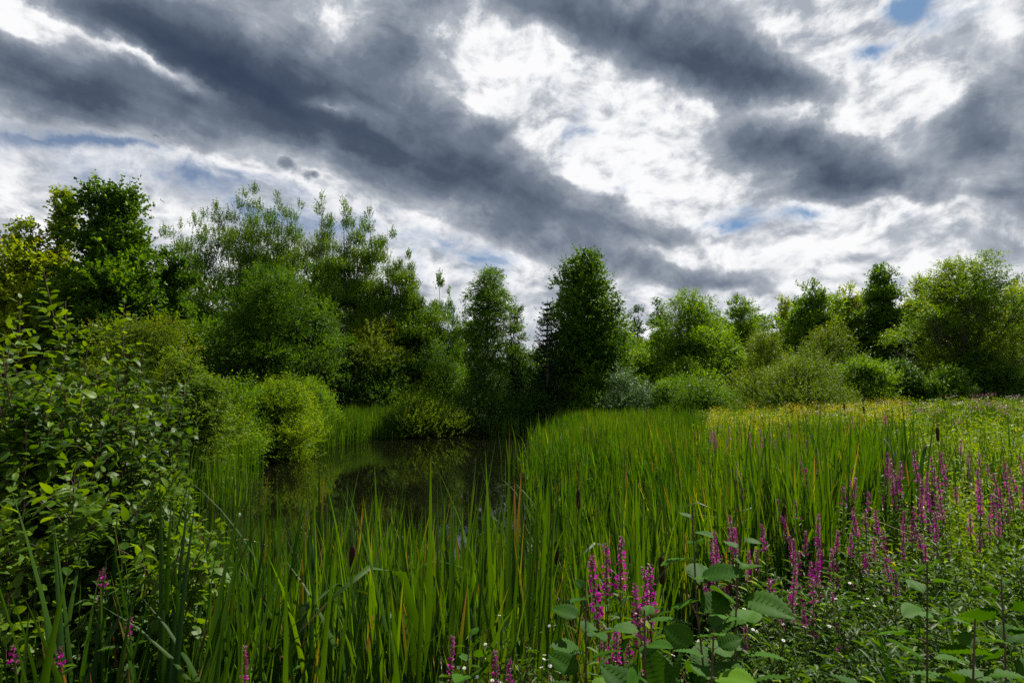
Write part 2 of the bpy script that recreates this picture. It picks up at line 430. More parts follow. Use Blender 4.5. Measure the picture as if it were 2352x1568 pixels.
def tube(path, rad, sides=6):
    """a tapering tube along a polyline"""
    path = np.asarray(path, float); n = len(path)
    rad = np.broadcast_to(rad, n)
    tan = unit(np.gradient(path, axis=0))
    ref = np.where(np.abs(tan[:, 2:3]) > .9, np.array([[1., 0, 0]]), np.array([[0, 0, 1.]]))
    a = unit(np.cross(tan, ref)); b = np.cross(tan, a)
    th = np.arange(sides) / sides * 2 * PI
    V = path[:, None] + rad[:, None, None] * (a[:, None] * np.cos(th)[None, :, None] + b[:, None] * np.sin(th)[None, :, None])
    i = np.arange(n - 1)[:, None] * sides; j = np.arange(sides)[None]
    Q = np.stack([i + j, i + (j + 1) % sides, i + sides + (j + 1) % sides, i + sides + j], -1).reshape(-1, 4)
    A = np.full((n * sides, 3), rng.uniform())
    return V.reshape(-1, 3), Q, A
def curve(p0, p1, sag=0.0, n=8, wob=0.0):
    """from p0 to p1, rising first and then reaching outward when sag > 0"""
    p0 = np.asarray(p0, float); p1 = np.asarray(p1, float)
    t = np.linspace(0, 1, n)[:, None]
    c_ = p0 + (p1 - p0) * t
    L = np.linalg.norm(p1 - p0)
    c_[:, 2:3] += sag * L * np.sin(PI * t)
    if wob: c_ += np.sin(PI * t) * np.cumsum(rng.normal(size=(n, 3)), axis=0) * wob * L * .2
    return c_

# ---------------------------------------------------------------- ground and water
POND = [(-2.2, 2.5), (0.5, 2.7), (1.4, 4.2), (1.5, 6), (1.4, 9), (1.2, 14), (2.4, 20), (2.4, 27), (2.6, 33), (-1, 34), (-4, 33), (-6, 31), (-7.6, 28),
        (-8.3, 24.5), (-8.9, 21.5), (-9, 19), (-7.8, 15), (-6.4, 11), (-5.6, 8), (-4.4, 5.0), (-3.4, 3.4)]
def pond_sd(x, y):
    """signed distance to the shore, negative over the pond"""
    x = np.asarray(x, float); y = np.asarray(y, float)
    d = np.full(x.shape, 1e9); ins = np.zeros(x.shape, bool)
    m = len(POND)
    for i in range(m):
        (x1, y1), (x2, y2) = POND[i], POND[(i + 1) % m]
        ex, ey = x2 - x1, y2 - y1
        t = np.clip(((x - x1) * ex + (y - y1) * ey) / (ex * ex + ey * ey), 0, 1)
        d = np.minimum(d, np.hypot(x - x1 - t * ex, y - y1 - t * ey))
        cnd = (y1 > y) != (y2 > y)
        with np.errstate(divide='ignore', invalid='ignore'):
            xi = np.where(cnd, (x2 - x1) * (y - y1) / ((y2 - y1) if y2 != y1 else 1e-9) + x1, 0)
        ins ^= cnd & (x < xi)
    return np.where(ins, -d, d)
def ground(x, y):
    x = np.asarray(x, float); y = np.asarray(y, float)
    s = pond_sd(x, y)
    up_ = 0.10 + 0.45 * (1 - np.exp(-np.maximum(s, 0) / 2.0)) * np.exp(-np.maximum(y - 2, 0) / 7.0)   # the bank we stand on
    right = np.clip((x - 2.0) / 14.0, 0, 1.4) * 0.62 * np.clip((y - 1) / 8, 0, 1) + np.clip((y - 28) / 60, 0, 1) * 0.5
    out = np.clip(s / 0.8, 0, 1)
    bump = 0.05 * np.sin(x * 1.7 + 1.3 * np.sin(y * 1.1)) * np.cos(y * 1.3) * np.clip(s, 0, 1)
    land = up_ * out + right * np.clip(s / 3, 0, 1) + bump
    return np.where(s < 0, -0.55 * np.clip(-s / 1.2, 0, 1), land)
def gz(x, y): return float(ground(np.array([x]), np.array([y]))[0])

u_ = np.linspace(-1, 1, 260)
gx = 1200 * np.sign(u_) * (np.abs(u_) ** 3.2) * 1.0 + u_ * 14
gy = gx + 12
GX, GY = np.meshgrid(gx, gy)
GZ = ground(GX, GY)
nn = len(gx)
idx = np.arange(nn * nn).reshape(nn, nn)
Q = np.stack([idx[:-1, :-1], idx[:-1, 1:], idx[1:, 1:], idx[1:, :-1]], -1).reshape(-1, 4)
m, t = mat_new('marsh_soil'); n = t.nodes.new; l = t.links.new
g_ = n('ShaderNodeNewGeometry'); nz = n('ShaderNodeTexNoise'); nz.inputs['Scale'].default_value = 1.3; nz.inputs['Detail'].default_value = 10; nz.inputs['Roughness'].default_value = .7
l(g_.outputs['Position'], nz.inputs['Vector'])
r_ = n('ShaderNodeValToRGB'); l(nz.outputs[0], r_.inputs[0])
r_.color_ramp.elements[0].position = .35; r_.color_ramp.elements[0].color = (.014, .012, .007, 1)
r_.color_ramp.elements[1].position = .68; r_.color_ramp.elements[1].color = (.040, .048, .014, 1)
p_ = n('ShaderNodeBsdfPrincipled'); l(r_.outputs[0], p_.inputs['Base Color']); p_.inputs['Roughness'].default_value = .9
bp = n('ShaderNodeBump'); bp.inputs['Strength'].default_value = .8; bp.inputs['Distance'].default_value = .1; l(nz.outputs[0], bp.inputs['Height']); l(bp.outputs[0], p_.inputs['Normal'])
o_ = n('ShaderNodeOutputMaterial'); l(p_.outputs[0], o_.inputs['Surface'])
tag(build('ground', np.stack([GX, GY, GZ], -1).reshape(-1, 3), Q, m, smooth=True), None, None, kind='structure')

m, t = mat_new('pond_water'); n = t.nodes.new; l = t.links.new
g_ = n('ShaderNodeNewGeometry')
mp = n('ShaderNodeMapping'); mp.inputs[3].default_value = (1.0, 0.45, 1); l(g_.outputs['Position'], mp.inputs[0])
nz = n('ShaderNodeTexNoise'); nz.inputs['Scale'].default_value = 5.0; nz.inputs['Detail'].default_value = 4
l(mp.outputs[0], nz.inputs['Vector'])
bp = n('ShaderNodeBump'); bp.inputs['Strength'].default_value = .12; bp.inputs['Distance'].default_value = .008
l(nz.outputs[0], bp.inputs['Height'])
p_ = n('ShaderNodeBsdfPrincipled')
p_.inputs['Base Color'].default_value = (.003, .003, .0015, 1); p_.inputs['Roughness'].default_value = .02
p_.inputs['IOR'].default_value = 1.33; l(bp.outputs[0], p_.inputs['Normal'])
o_ = n('ShaderNodeOutputMaterial'); l(p_.outputs[0], o_.inputs['Surface'])
wx_ = np.linspace(-16, 6, 12); wy_ = np.linspace(1, 38, 16)
WX, WY = np.meshgrid(wx_, wy_); i2 = np.arange(WX.size).reshape(WX.shape)
Q = np.stack([i2[:-1, :-1], i2[:-1, 1:], i2[1:, 1:], i2[1:, :-1]], -1).reshape(-1, 4)
tag(build('water', np.stack([WX, WY, np.zeros_like(WX)], -1).reshape(-1, 3), Q, m), None, None, kind='structure')

# ================================================================ trees and shrubs
DENS = 2.1          # leaf sprays per crown, relative to the counts given below
def crown_leaves(lobes, ntw, leaf, per=9, twlen=.55, up=.35, droop=0.0, wide=.62, shell=.55, tmpl=KITE, leaders=.05, flat=.7, fan=.9):
    """sprays of leaves spread through a set of ellipsoid lobes; lobes: (n, 6) = centre, radii"""
    lobes = np.asarray(lobes, float)
    wgt = (lobes[:, 3] * lobes[:, 4] * lobes[:, 5]) ** .62
    li = rng.choice(len(lobes), ntw, p=wgt / wgt.sum())
    d = sph(ntw); d[:, 2] = np.where(d[:, 2] < -.25, -d[:, 2] * .8, d[:, 2]); d = unit(d)
    rr = shell + (1 - shell) * rnd(ntw) ** .6
    deep = rnd(ntw) < .14
    rr = np.where(deep, rnd(ntw) * .6, rr)
    P = lobes[li, :3] + d * lobes[li, 3:6] * rr[:, None]
    tw = unit(d * .8 + np.array([0, 0, up]) + rng.normal(size=(ntw, 3)) * .35)
    ln = twlen * rnd(ntw, .5, 1.25) * np.where(rnd(ntw) < leaders, 1.9, 1.0)
    # scale twigs down on small lobes
    ln = np.minimum(ln, 1.1 * lobes[li, 3:5].min(1) + .25)
    s = (np.arange(per) + .6) / per
    s = np.broadcast_to(s, (ntw, per)) + rng.normal(size=(ntw, per)) * .05
    base = P[:, None] + tw[:, None] * (s * ln[:, None])[..., None]
    base[..., 2] -= droop * (s ** 2) * ln[:, None]
    side = unit(np.cross(tw, unit(rng.normal(size=(ntw, 3)) * .6 + np.array([0, 0, 1.]))))
    sgn = np.where(np.arange(per) % 2, 1., -1.)[None, :, None]
    D = tw[:, None] * .65 + side[:, None] * sgn * fan + rng.normal(size=(ntw, per, 3)) * .33
    D[..., 2] -= droop * .9
    Nn = np.array([0, 0, flat]) + rng.normal(size=(ntw, per, 3)) * .55
    n = ntw * per
    L = leaf * rnd(n, .65, 1.25)
    V, Q, A = put_leaves(base.reshape(-1, 3), D.reshape(-1, 3), Nn.reshape(-1, 3), L, L * wide, tmpl)
    # leaves of one spray share a shade
    k = len(tmpl[0])
    tint = np.repeat(rnd(ntw), per * k)
    A[:, 0] = .45 * A[:, 0] + .55 * tint
    sprayacc = np.repeat(rnd(ntw), per * k)
    A[:, 2] = .5 * A[:, 2] + .5 * sprayacc + .0
    A[:, 2] = np.clip((A[:, 2] - .5) * 1.25 + .5, 0, 1)
    return V, Q, A

def lobes_from(profile, H, hb, n, spread=.62, size=.46, squash=.8, core=True, jitter=.18, rmin=.25):
    """profile(t) = crown radius at relative height t from base hb to top H"""
    out = []
    for i in range(n):
        t = (i + rng.uniform(.1, .9)) / n
        r = profile(t)
        a = i * 2.399963 + rng.uniform(-.5, .5)
        q = spread * math.sqrt(rng.uniform(.25, 1.15))
        rl = max(rmin, r * size * rng.uniform(.55, 1.4)); r *= rng.uniform(.80, 1.13)
        z = hb + (H - hb) * t
        z = min(z, H - rl * squash * .9)
        out.append((math.cos(a) * r * q * (1 + rng.uniform(-jitter, jitter)), math.sin(a) * r * q, z, rl, rl, rl * squash))
    if core:
        m_ = max(3, n // 6)
        for i in range(m_):
            t = (i + .5) / m_; r = profile(t) * .5
            out.append((rng.normal() * .08, rng.normal() * .08, hb + (H - hb) * t * .93, max(rmin, r), max(rmin, r), max(rmin, r) * 1.1))
    return np.array(out)

def woody(buf, H, r0, lobes, hb, lean=0.0, nmax=26, trunks=1, sides=7, top=.9):
    """trunk(s) with limbs reaching to the lobes of the crown"""
    for k in range(trunks):
        a = rng.uniform(0, 2 * PI); off = 0.0 if trunks == 1 else .16 * r0 * 10
        bx, by = math.cos(a) * off, math.sin(a) * off
        tx_ = rng.normal() * lean * H * .06 + bx * 4; ty_ = rng.normal() * lean * H * .06 + by * 4
        n_ = 12; tt = np.linspace(0, 1, n_)
        path = np.stack([bx + (tx_ - bx) * tt ** 1.4 + np.cumsum(rng.normal(size=n_)) * .012 * H * .3, by + (ty_ - by) * tt ** 1.4 + np.cumsum(rng.normal(size=n_)) * .012 * H * .3, -.35 + (H * top + .35) * tt], 1)
        path[0, :2] = bx, by
        rr = r0 * ((1 - tt) ** .8 * .93 + .07); rr[0] *= 1.35
        buf.add(*tube(path, rr, sides))
        sel = rng.permutation(len(lobes))[:nmax // trunks]
        for j in sel:
            c_ = lobes[j, :3]
            h = max(hb * .75, c_[2] - rng.uniform(.15, .35) * H * .5 - .5 * np.hypot(c_[0], c_[1]))
            h = min(h, H * .85); h = max(h, .2)
            t = min(.97, (h + .35) / (H * top + .35))
            p0 = np.array([np.interp(t, tt, path[:, i]) for i in range(3)])
            r1 = np.interp(t, tt, rr) * .5
            pth = curve(p0, c_ + np.array([0, 0, lobes[j, 5] * .3]), sag=-.10, n=7, wob=.12)
            buf.add(*tube(pth, np.linspace(r1, r1 * .22 + .004, 7), 5))
            for _ in range(3):          # twigs inside the lobe
                e = c_ + sph(1)[0] * lobes[j, 3:6] * .9
                buf.add(*tube(curve(pth[4], e, n=4, wob=.1), np.linspace(r1 * .4, r1 * .1 + .002, 4), 4))

def tree(name, label, cat, px, top, Y, hw, mat, kind='round', leaf=.13, ntw=3000, bark='bark', base=None, group=None, basefrac=.12, per=11,
         r0=None, up=.35, droop=0.0, nl=34, trunks=1, squash=.8, size=.46, prof=None, leaders=.05, twlen=.55, wide=.62, dens=.8, flat=.7, tmpl=KITE, limbs=26, spread=.62, depth=1.0, fan=.9):
    """px, top, hw: 2352-pixel-wide picture measures at distance Y"""
    x, _, ztop = at2(px, top, Y)
    zb = gz(x, Y) if base is None else base
    H = ztop - zb
    Rw = hw * K / F * Y * 1.06
    hb = H * basefrac; callable_prof = callable(prof)
    if prof is None:
        prof = {'round': lambda t: Rw * (max(.0, math.sin(PI * (.12 + .83 * t)))) ** .75,
                'cone': lambda t: Rw * (1 - t * .86) * (.75 + .25 * min(1, t * 6)),
                'maple': lambda t: Rw * (min(1, (t + .25) * 2.2)) * (1 - t ** 2.3) ** .62 * .98 + .12,
                'bush': lambda t: Rw * 1.22 * (1 - t ** 1.5) ** .62 * rng.uniform(.75, 1.2) + .10,
                'vase': lambda t: Rw * (.35 + .75 * min(1, t * 1.5)) * (1 - max(0, t - .55) ** 1.7 * 1.6)}[kind]
    elif callable(prof):
        pf = prof; prof = lambda t: Rw * pf(t)
    lob = lobes_from(prof, H, hb, nl, squash=squash, size=size, spread=spread)
    lob[:, 1] *= depth
    if kind == 'bush':                       # lopsided: a few shoots of the crown stand over the rest
        k_ = rng.permutation(len(lob))[:len(lob) // 5]
        lob[k_, 2] += H * rng.uniform(0, .16, len(k_)) * (lob[k_, 2] > H * .5); lob[k_, 5] *= 1.3; lob[k_, 3:5] *= .7
        lob[:, 0] += (lob[:, 2] / H) * Rw * rng.normal() * .18
        p1_, p2_ = rng.uniform(0, 6.28, 2); az_ = np.arctan2(lob[:, 1], lob[:, 0])
        q_ = 1 + .26 * np.sin(az_ * 3 + p2_)
        lob[:, 2] *= 1 - .22 * (1 + np.sin(lob[:, 0] / max(Rw, .1) * 4.5 + p1_)) * .5 * 1.2
        lob[:, 0] *= q_; lob[:, 1] *= q_; lob[:, 3:6] *= rng.uniform(.75, 1.2, (len(lob), 1))
    if kind in ('round', 'maple') and not callable_prof:        # break the outline of round crowns
        p1_, p2_ = rng.uniform(0, 6.28, 2); az_ = np.arctan2(lob[:, 1], lob[:, 0])
        q_ = 1 + .20 * np.sin(az_ * 3 + p2_) * (lob[:, 2] / H)
        lob[:, 2] *= 1 - .10 * (1 + np.sin(lob[:, 0] / max(Rw, .1) * 5 + p1_)) * np.clip((1 - lob[:, 2] / H) * 2.2, 0, 1)
        lob[:, 0] *= q_; lob[:, 1] *= q_; lob[:, 3:6] *= rng.uniform(.65, 1.2, (len(lob), 1))
    root = thing(name, label, cat, (x, Y, zb), group)
    b = Buf(); woody(b, H, r0 or (.012 * H + .03), lob, hb, lean=.5, trunks=trunks, nmax=limbs)
    b.obj('trunk' if cat == 'tree' else 'stems', G[bark], root, True)
    V, Q_, A = crown_leaves(lob, int(ntw * DENS * dens), leaf, per=per, up=up, droop=droop, leaders=leaders, twlen=twlen, wide=wide, flat=flat, tmpl=tmpl, fan=fan)
    Buf().add(V, Q_, A).obj('crown' if cat == 'tree' else 'foliage', G[mat], root)
    return root

def aspen(label, px, top, Y, hw, plumes, mat='aspen', leaf=.086, ntw=1900, low=.25, lean=0.0, group=None):
    """slender aspen: upright feathery plumes over a looser lower crown; plumes: (dx px, top px, half width px)"""
    x, _, ztop = at2(px, top, Y)
    zb = gz(x, Y); H = ztop - zb; s = K / F * Y
    lob = []
    for (dx, tp, w) in plumes:
        zt = at2(px, tp, Y)[2] - zb
        rw = w * s * 1.6
        oy = rng.uniform(-.8, .8)
        zz = zt
        k = 0
        while zz > H * low:
            f_ = min(1.05,   .22 + .17 * k) * rng.uniform(.8, 1.15)
            rl = rw * f_
            h_ = .55 + .05 * H * min(1, .5 + .1 * k)
            if k < 2 or rng.uniform() < .93:
                lob.append((dx * s * (1 - .12 * max(0, k - 3)) + rng.normal() * rw * (.12 + .08 * k) + lean * (zz - H), oy + rng.normal() * rw * .5, zz - h_ * .75, rl, rl, h_ * .75))
            zz -= h_ * rng.uniform(.7, 1.0); k += 1
    lob = np.array(lob)
    root = thing('aspen_tree', label, 'tree', (x, Y, zb), group)
    b = Buf()
    n_ = 12; tt = np.linspace(0, 1, n_)
    for j, (dx, tp, w) in enumerate(plumes):
        zt = at2(px, tp, Y)[2] - zb
        st_ = .0 if j == 0 else rng.uniform(.12, .4)
        path = np.stack([dx * s * (tt ** 1.2) + rng.normal() * .1, rng.normal() * .3 * tt, -.3 + st_ * 0 + (zt * .985 + .3) * tt], 1)
        b.add(*tube(path, (.007 * H + .01) * (1 if j == 0 else .6) * ((1 - tt) ** .9 + .04), 6))
        for q in range(16):
            t = rng.uniform(.3, .93); p0 = np.array([np.interp(t, tt, path[:, i]) for i in range(3)])
            e = p0 + np.array([rng.normal() * w * s * .6, rng.normal() * w * s * .6, rng.uniform(.4, 1.3)])
            b.add(*tube(curve(p0, e, n=5, sag=-.06, wob=.1), np.linspace(.016, .004, 5) * (1.5 - t), 4))
    b.obj('trunk', G['pale'], root, True)
    V, Q_, A = crown_leaves(lob, int(ntw * 4.6), leaf, per=9, up=2.3, leaders=.10, twlen=.55, wide=.85, shell=.25, flat=.1, fan=.7)
    Buf().add(V, Q_, A).obj('crown', G[mat], root)
    return root

# ---- left group
tree('maple_tree', 'yellow-green maple at the far left edge with a broad uneven top', 'tree', 60, 512, 24, 105, 'lime', 'maple', .14, 2600, nl=36, twlen=.6, wide=.8)
tree('maple_tree', 'slim yellow-green young maple left of the tall dark maple', 'tree', 152, 452, 25, 52, 'lime', 'cone', .13, 1500, nl=26, twlen=.6, wide=.8, leaders=.12, size=.5)
tree('maple_tree', 'tall dark green maple with three upright tips at the left', 'tree', 262, 432, 24, 108, 'maple', None, .15, 3300, nl=44, twlen=.55, wide=.8, basefrac=.08, leaders=.10,
     prof=lambda t: (.95 if t < .5 else .95 - (t - .5) * 1.0) * (1 if t < .93 else .8) * min(1, .6 + t * 2))
tree('maple_tree', 'rounded dark maple filling the gap between the tall maple and the aspens', 'tree', 395, 585, 26, 62, 'maple', 'maple', .14, 1700, nl=26, wide=.8)
aspen('thin leafy aspen, leftmost of the aspen row', 445, 478, 39, 60, [(-42, 500, 22), (10, 472, 22), (45, 520, 22), (-20, 560, 40)], ntw=1500)
aspen('tallest aspen with a dense three-tipped crown', 580, 430, 39, 90, [(-70, 470, 24), (-25, 432, 22), (12, 428, 26), (55, 455, 24), (-50, 520, 40), (30, 520, 50)], ntw=2900)
aspen('narrow twin-tipped aspen right of the tallest one', 665, 452, 39, 45, [(-14, 450, 18), (22, 462, 22), (0, 520, 40)], ntw=1400)
aspen('aspen with a single tall feathery spire in the middle of the row', 742, 444, 39, 50, [(0, 442, 20), (25, 500, 22), (-12, 520, 30), (10, 560, 45)], 'aspen', ntw=1600)
aspen('brownish aspen with several close upright tips', 815, 456, 38, 90, [(-20, 455, 18), (10, 480, 16), (45, 490, 20), (-5, 560, 50), (60, 560, 40)], 'aspen', ntw=2500, lean=-.05)
aspen('loose outermost aspen at the right end of the row', 900, 520, 38, 60, [(-12, 517, 22), (30, 575, 20), (8, 600, 36), (45, 640, 28)], 'aspen', ntw=1700, lean=-.08)
tree('willow_tree', 'large dark green rounded willow in front of the aspens', 'tree', 622, 612, 31, 168, 'maple', 'round', .11, 6200, nl=60, twlen=.5, basefrac=.06, size=.34, spread=.8, wide=.5)
tree('willow_tree', 'dark drooping willow behind the reed strip, its edge leaves catching light', 'tree', 720, 700, 33, 80, 'dark', 'round', .10, 2600, nl=34, droop=.3, basefrac=.05, wide=.5)
tree('willow_tree', 'olive brown willow leaning over the reed strip', 'tree', 872, 735, 36, 112, 'olive', 'round', .10, 4200, nl=44, droop=.25, basefrac=.03, wide=.5, size=.38)
tree('ash_tree', 'green tree of middling height behind the olive willow', 'tree', 960, 690, 38, 75, 'dark', 'maple', .11, 2200, nl=30)
aspen('small pale aspen standing alone in the gap left of the birch', 1010, 628, 40, 26, [(0, 625, 15), (24, 665, 14), (-20, 690, 20), (34, 705, 16)], 'aspen', ntw=800, low=.35)
tree('birch_tree', 'birch with a white trunk and a drooping bronze top', 'tree', 1122, 622, 35, 64, 'maple', None, .10, 2600, 'birch', nl=40, droop=.35, basefrac=.16, r0=.13, size=.42,
     prof=lambda t: (.95 if t < .55 else 1.0) * (1 - max(0, t - .72) * 1.9) * min(1, .5 + t * 2))
tree('birch_tree', 'small dark birch just right of the white-trunked one', 'tree', 1185, 705, 36, 42, 'dark', 'cone', .10, 1000, nl=20, basefrac=.1, leaders=.15)
tree('willow_bush', 'dark willow bush below the birch at the water edge', 'bush', 1125, 850, 33.5, 84, 'dark', 'bush', .09, 2400, nl=30, basefrac=.02, up=.5, wide=.45)
x, _, zt = at2(8, 520, 27); zb = gz(x, 27); H = zt - zb
root = thing('dead_tree', 'leafless grey twiggy tree top poking up at the far left edge', 'tree', (x, 27, zb))
lb_ = np.array([(rng.normal() * .5, rng.normal() * .5, H * q, .5, .5, .5) for q in np.linspace(.6, 1.0, 14)])
b = Buf(); woody(b, H, .08, lb_, H * .5, lean=.3); b.obj('trunk', G['pale'], root, True)
# ---- centre
def spruce(label, px, top, Y, hw):
    x, _, zt = at2(px, top, Y); zb = gz(x, Y); H = zt - zb; Rw = hw * K / F * Y
    root = thing('spruce_tree', label, 'tree', (x, Y, zb))
    Buf().add(*tube([(0, 0, -.3), (0, 0, H * .5), (.02, 0, H)], [.13, .08, .012], 7)).obj('trunk', G['bark'], root, True)
    b = Buf(); PP = []; DD = []; LL = []
    for z in np.arange(.6, H - .1, .30):
        r = Rw * (1 - z / H) ** .85 + .10
        k = 9
        for j in range(k):
            a = rng.uniform(0, 2 * PI); tipz = z + r * .28
            m_ = max(4, int(r / .09)); q = np.linspace(.12, 1, m_)
            dir_ = np.array([math.cos(a), math.sin(a), 0])
            pts = np.outer(q * r, dir_); pts[:, 2] = z - .16 * r * np.sin(PI * q) + (tipz - z) * q ** 2
            for s in (-1, 1):
                for lift in (.0, .5):
                    PP.append(pts); DD.append(np.tile(dir_ * .7 + np.array([-dir_[1], dir_[0], lift]) * s * np.array([1, 1, s]), (m_, 1))); LL.append(np.full(m_, .16))
    P_ = np.concatenate(PP); D_ = np.concatenate(DD) + rng.normal(size=(len(P_), 3)) * .2
    V, Q_, A = put_leaves(P_, D_, sph(len(P_)), np.concatenate(LL), .045, KITE)
    b.add(V, Q_, A).obj('crown', G['spruce'], root)
spruce('dark spruce with bare pointed tips beside the tall central maple', 1256, 684, 33.0, 62)
tree('maple_tree', 'tall dark green maple with a pointed top, centre of the far bank', 'tree', 1342, 582, 36, 98, 'maple', None, .13, 5200, nl=64, size=.40, basefrac=.07, twlen=.5, wide=.8, leaders=.08, spread=.72,
     prof=lambda t: (1.0 if t < .45 else 1.0 - (t - .45) * 1.05) * min(1, .75 + t * 2) * (1 - .5 * max(0, t - .9) * 5))
tree('ash_tree', 'bright green tree touching the right side of the tall central maple', 'tree', 1425, 735, 38, 62, 'fresh', 'maple', .12, 1900, nl=28, basefrac=.1)
tree('young_ash', 'thin dark young tree rising behind, right of the tall central maple', 'tree', 1460, 703, 46, 22, 'dark', 'maple', .13, 420, nl=14, basefrac=.25)
tree('young_ash', 'slim grey-green tree with an arching tip left of the bright ash', 'tree', 1514, 690, 47, 30, 'silver', 'round', .14, 700, nl=18, basefrac=.25, droop=.2)
tree('ash_tree', 'bright green ash with several thin dark stems', 'tree', 1590, 672, 40, 112, 'fresh', 'maple', .14, 4300, nl=52, trunks=3, basefrac=.12, size=.36, leaders=.10, wide=.45, spread=.75)
tree('ash_tree', 'darker green tree immediately right of the bright ash', 'tree', 1702, 678, 43, 66, 'fresh', 'maple', .14, 2300, nl=34, basefrac=.1, wide=.5, leaders=.1)
tree('young_ash', 'short tree with a small pointed top between two larger green trees', 'tree', 1800, 684, 48, 34, 'lime', 'cone', .14, 800, nl=18, basefrac=.2)
tree('maple_tree', 'broad mid green maple above the olive bushes', 'tree', 1866, 650, 44, 82, 'fresh', 'maple', .15, 3000, nl=40, basefrac=.1, wide=.7, leaders=.08)
tree('maple_tree', 'yellowish maple with a jagged top in the right treeline', 'tree', 1950, 656, 45, 58, 'lime', 'maple', .15, 1800, nl=30, basefrac=.15, wide=.7, leaders=.1)
tree('maple_tree', 'dark tree standing in shade left of the largest light green tree', 'tree', 2024, 614, 42, 72, 'maple', 'maple', .15, 3200, nl=42, basefrac=.06, wide=.7, leaders=.1)
tree('maple_tree', 'lemon yellow-green tree just left of the largest light green tree', 'tree', 2112, 640, 40, 62, 'lime', 'maple', .14, 2100, nl=32, basefrac=.1, wide=.6)
tree('locust_tree', 'largest light green tree with a forked dark trunk at the right', 'tree', 2205, 598, 33, 132, 'bright', None, .13, 4700, nl=66, trunks=2, basefrac=.17, r0=.16, droop=.25, wide=.38, size=.25, spread=.95, limbs=44, leaders=.10, squash=.55,
     prof=lambda t: (.72 + .5 * t if t < .5 else .97 * (1 - max(0, t - .62) * 1.55)) )
tree('locust_tree', 'light green tree at the right edge of the picture', 'tree', 2335, 655, 36, 70, 'lime', 'maple', .13, 2600, nl=40, trunks=2, basefrac=.12, droop=.15, wide=.4)
tree('oak_tree', 'dark brownish tree top behind the right edge tree', 'tree', 2345, 632, 50, 60, 'maple', 'maple', .16, 1500, nl=26)
# ---- bushes on the right bank
tree('willow_bush', 'domed olive willow bush with a dark hollow at its right foot', 'bush', 1755, 765, 31, 76, 'olive', 'bush', .09, 2300, nl=30, basefrac=.04, up=.5, wide=.45)
tree('willow_bush', 'wide grey-green willow bush in front of the domed one', 'bush', 1838, 800, 27, 108, 'grey', 'bush', .085, 4600, nl=44, basefrac=.02, up=.6, wide=.35)
tree('thorn_bush', 'brownish olive bush topping the willows on the right bank', 'bush', 1905, 748, 31, 80, 'olive', 'bush', .09, 2600, nl=32, basefrac=.04, wide=.5)
tree('ash_sapling', 'bright green sapling bush right of the grey willow', 'bush', 1990, 800, 28, 60, 'fresh', 'bush', .10, 2200, nl=28, basefrac=.03, leaders=.1, wide=.5)
tree('dogwood_bush', 'low dark dogwood bush under the shaded tree', 'bush', 2080, 835, 29, 62, 'dark', 'bush', .10, 1800, nl=22, basefrac=.02)
tree('dogwood_bush', 'low green bush at the foot of the largest light green tree', 'bush', 2150, 850, 28, 60, 'maple', 'bush', .10, 1500, nl=20, basefrac=.02)
tree('dogwood_bush', 'dim bush between the forked trunk and the right edge', 'bush', 2275, 815, 31, 80, 'dark', 'bush', .10, 2200, nl=24, basefrac=.02)
tree('willow_bush', 'round low bush at the left foot of the grey willow', 'bush', 1618, 860, 28, 76, 'maple', 'bush', .085, 2000, nl=24, basefrac=.02, wide=.45)
tree('willow_bush', 'small fresh green bush left of the round low bush', 'bush', 1545, 880, 31, 48, 'fresh', 'bush', .085, 1000, nl=16, basefrac=.02)
tree('willow_bush', 'silvery willow bush with pale leaf undersides on the far bank', 'bush', 1438, 850, 32, 58, 'silver', 'bush', .085, 2200, nl=24, basefrac=.02, wide=.4)
tree('dogwood_bush', 'dark bush left of the silvery willow bush', 'bush', 1350, 852, 33, 70, 'maple', 'bush', .09, 2000, nl=24, basefrac=.02)
tree('dogwood_bush', 'tall dark bush at the end of the open water', 'bush', 1255, 822, 34, 74, 'dark', 'bush', .09, 2400, nl=26, basefrac=.02)
# ---- left bank
tree('hazel_bush', 'tall yellow-olive bush below the dark maple', 'bush', 330, 682, 16.5, 165, 'olive', 'bush', .075, 6000, nl=54, basefrac=.02, wide=.5, leaders=.08, twlen=.4, size=.36)
tree('sallow_bush', 'broad sallow bush with curled grey-green leaves on the left bank', 'bush', 425, 775, 13.0, 108, 'grey', 'bush', .075, 4200, nl=44, basefrac=.0, wide=.42, droop=.25, twlen=.35, tmpl=OVAL, size=.36)
tree('willow_bush', 'glowing yellow-green willow bush overhanging the pond on the left', 'bush', 618, 878, 20.5, 108, 'bright', 'bush', .11, 4600, nl=46, base=.0, basefrac=-.02, wide=.26, up=.6, twlen=.4, size=.36, leaders=.08)
tree('willow_bush', 'dull green willow between the sallow and the glowing bush', 'bush', 520, 885, 17.5, 62, 'fresh', 'bush', .09, 1800, nl=24, basefrac=.0, wide=.3)
tree('willow_bush', 'small upright green bush behind the reed strip', 'bush', 738, 868, 27, 50, 'fresh', 'bush', .09, 1500, nl=20, basefrac=.0, wide=.35, leaders=.12)
tree('willow_bush', 'low green willow spilling over the water at the end of the reed strip', 'bush', 975, 925, 31.5, 86, 'bright', 'bush', .075, 3000, nl=30, base=.0, basefrac=.0, wide=.35, up=.5)
tree('willow_bush', 'sprawling green bush filling the bank between the two dark ones left of centre', 'bush', 1040, 800, 36, 80, 'maple', 'bush', .09, 2400, nl=30, basefrac=.0)
tree('dogwood_bush', 'dark bush crouching under the birch and the spruce', 'bush', 1205, 770, 38, 70, 'maple', 'bush', .10, 1900, nl=26, basefrac=.0)
tree('hazel_bush', 'green bush closing the gap under the aspens', 'bush', 800, 770, 35.5, 120, 'dark', 'bush', .10, 2600, nl=30, basefrac=.0)
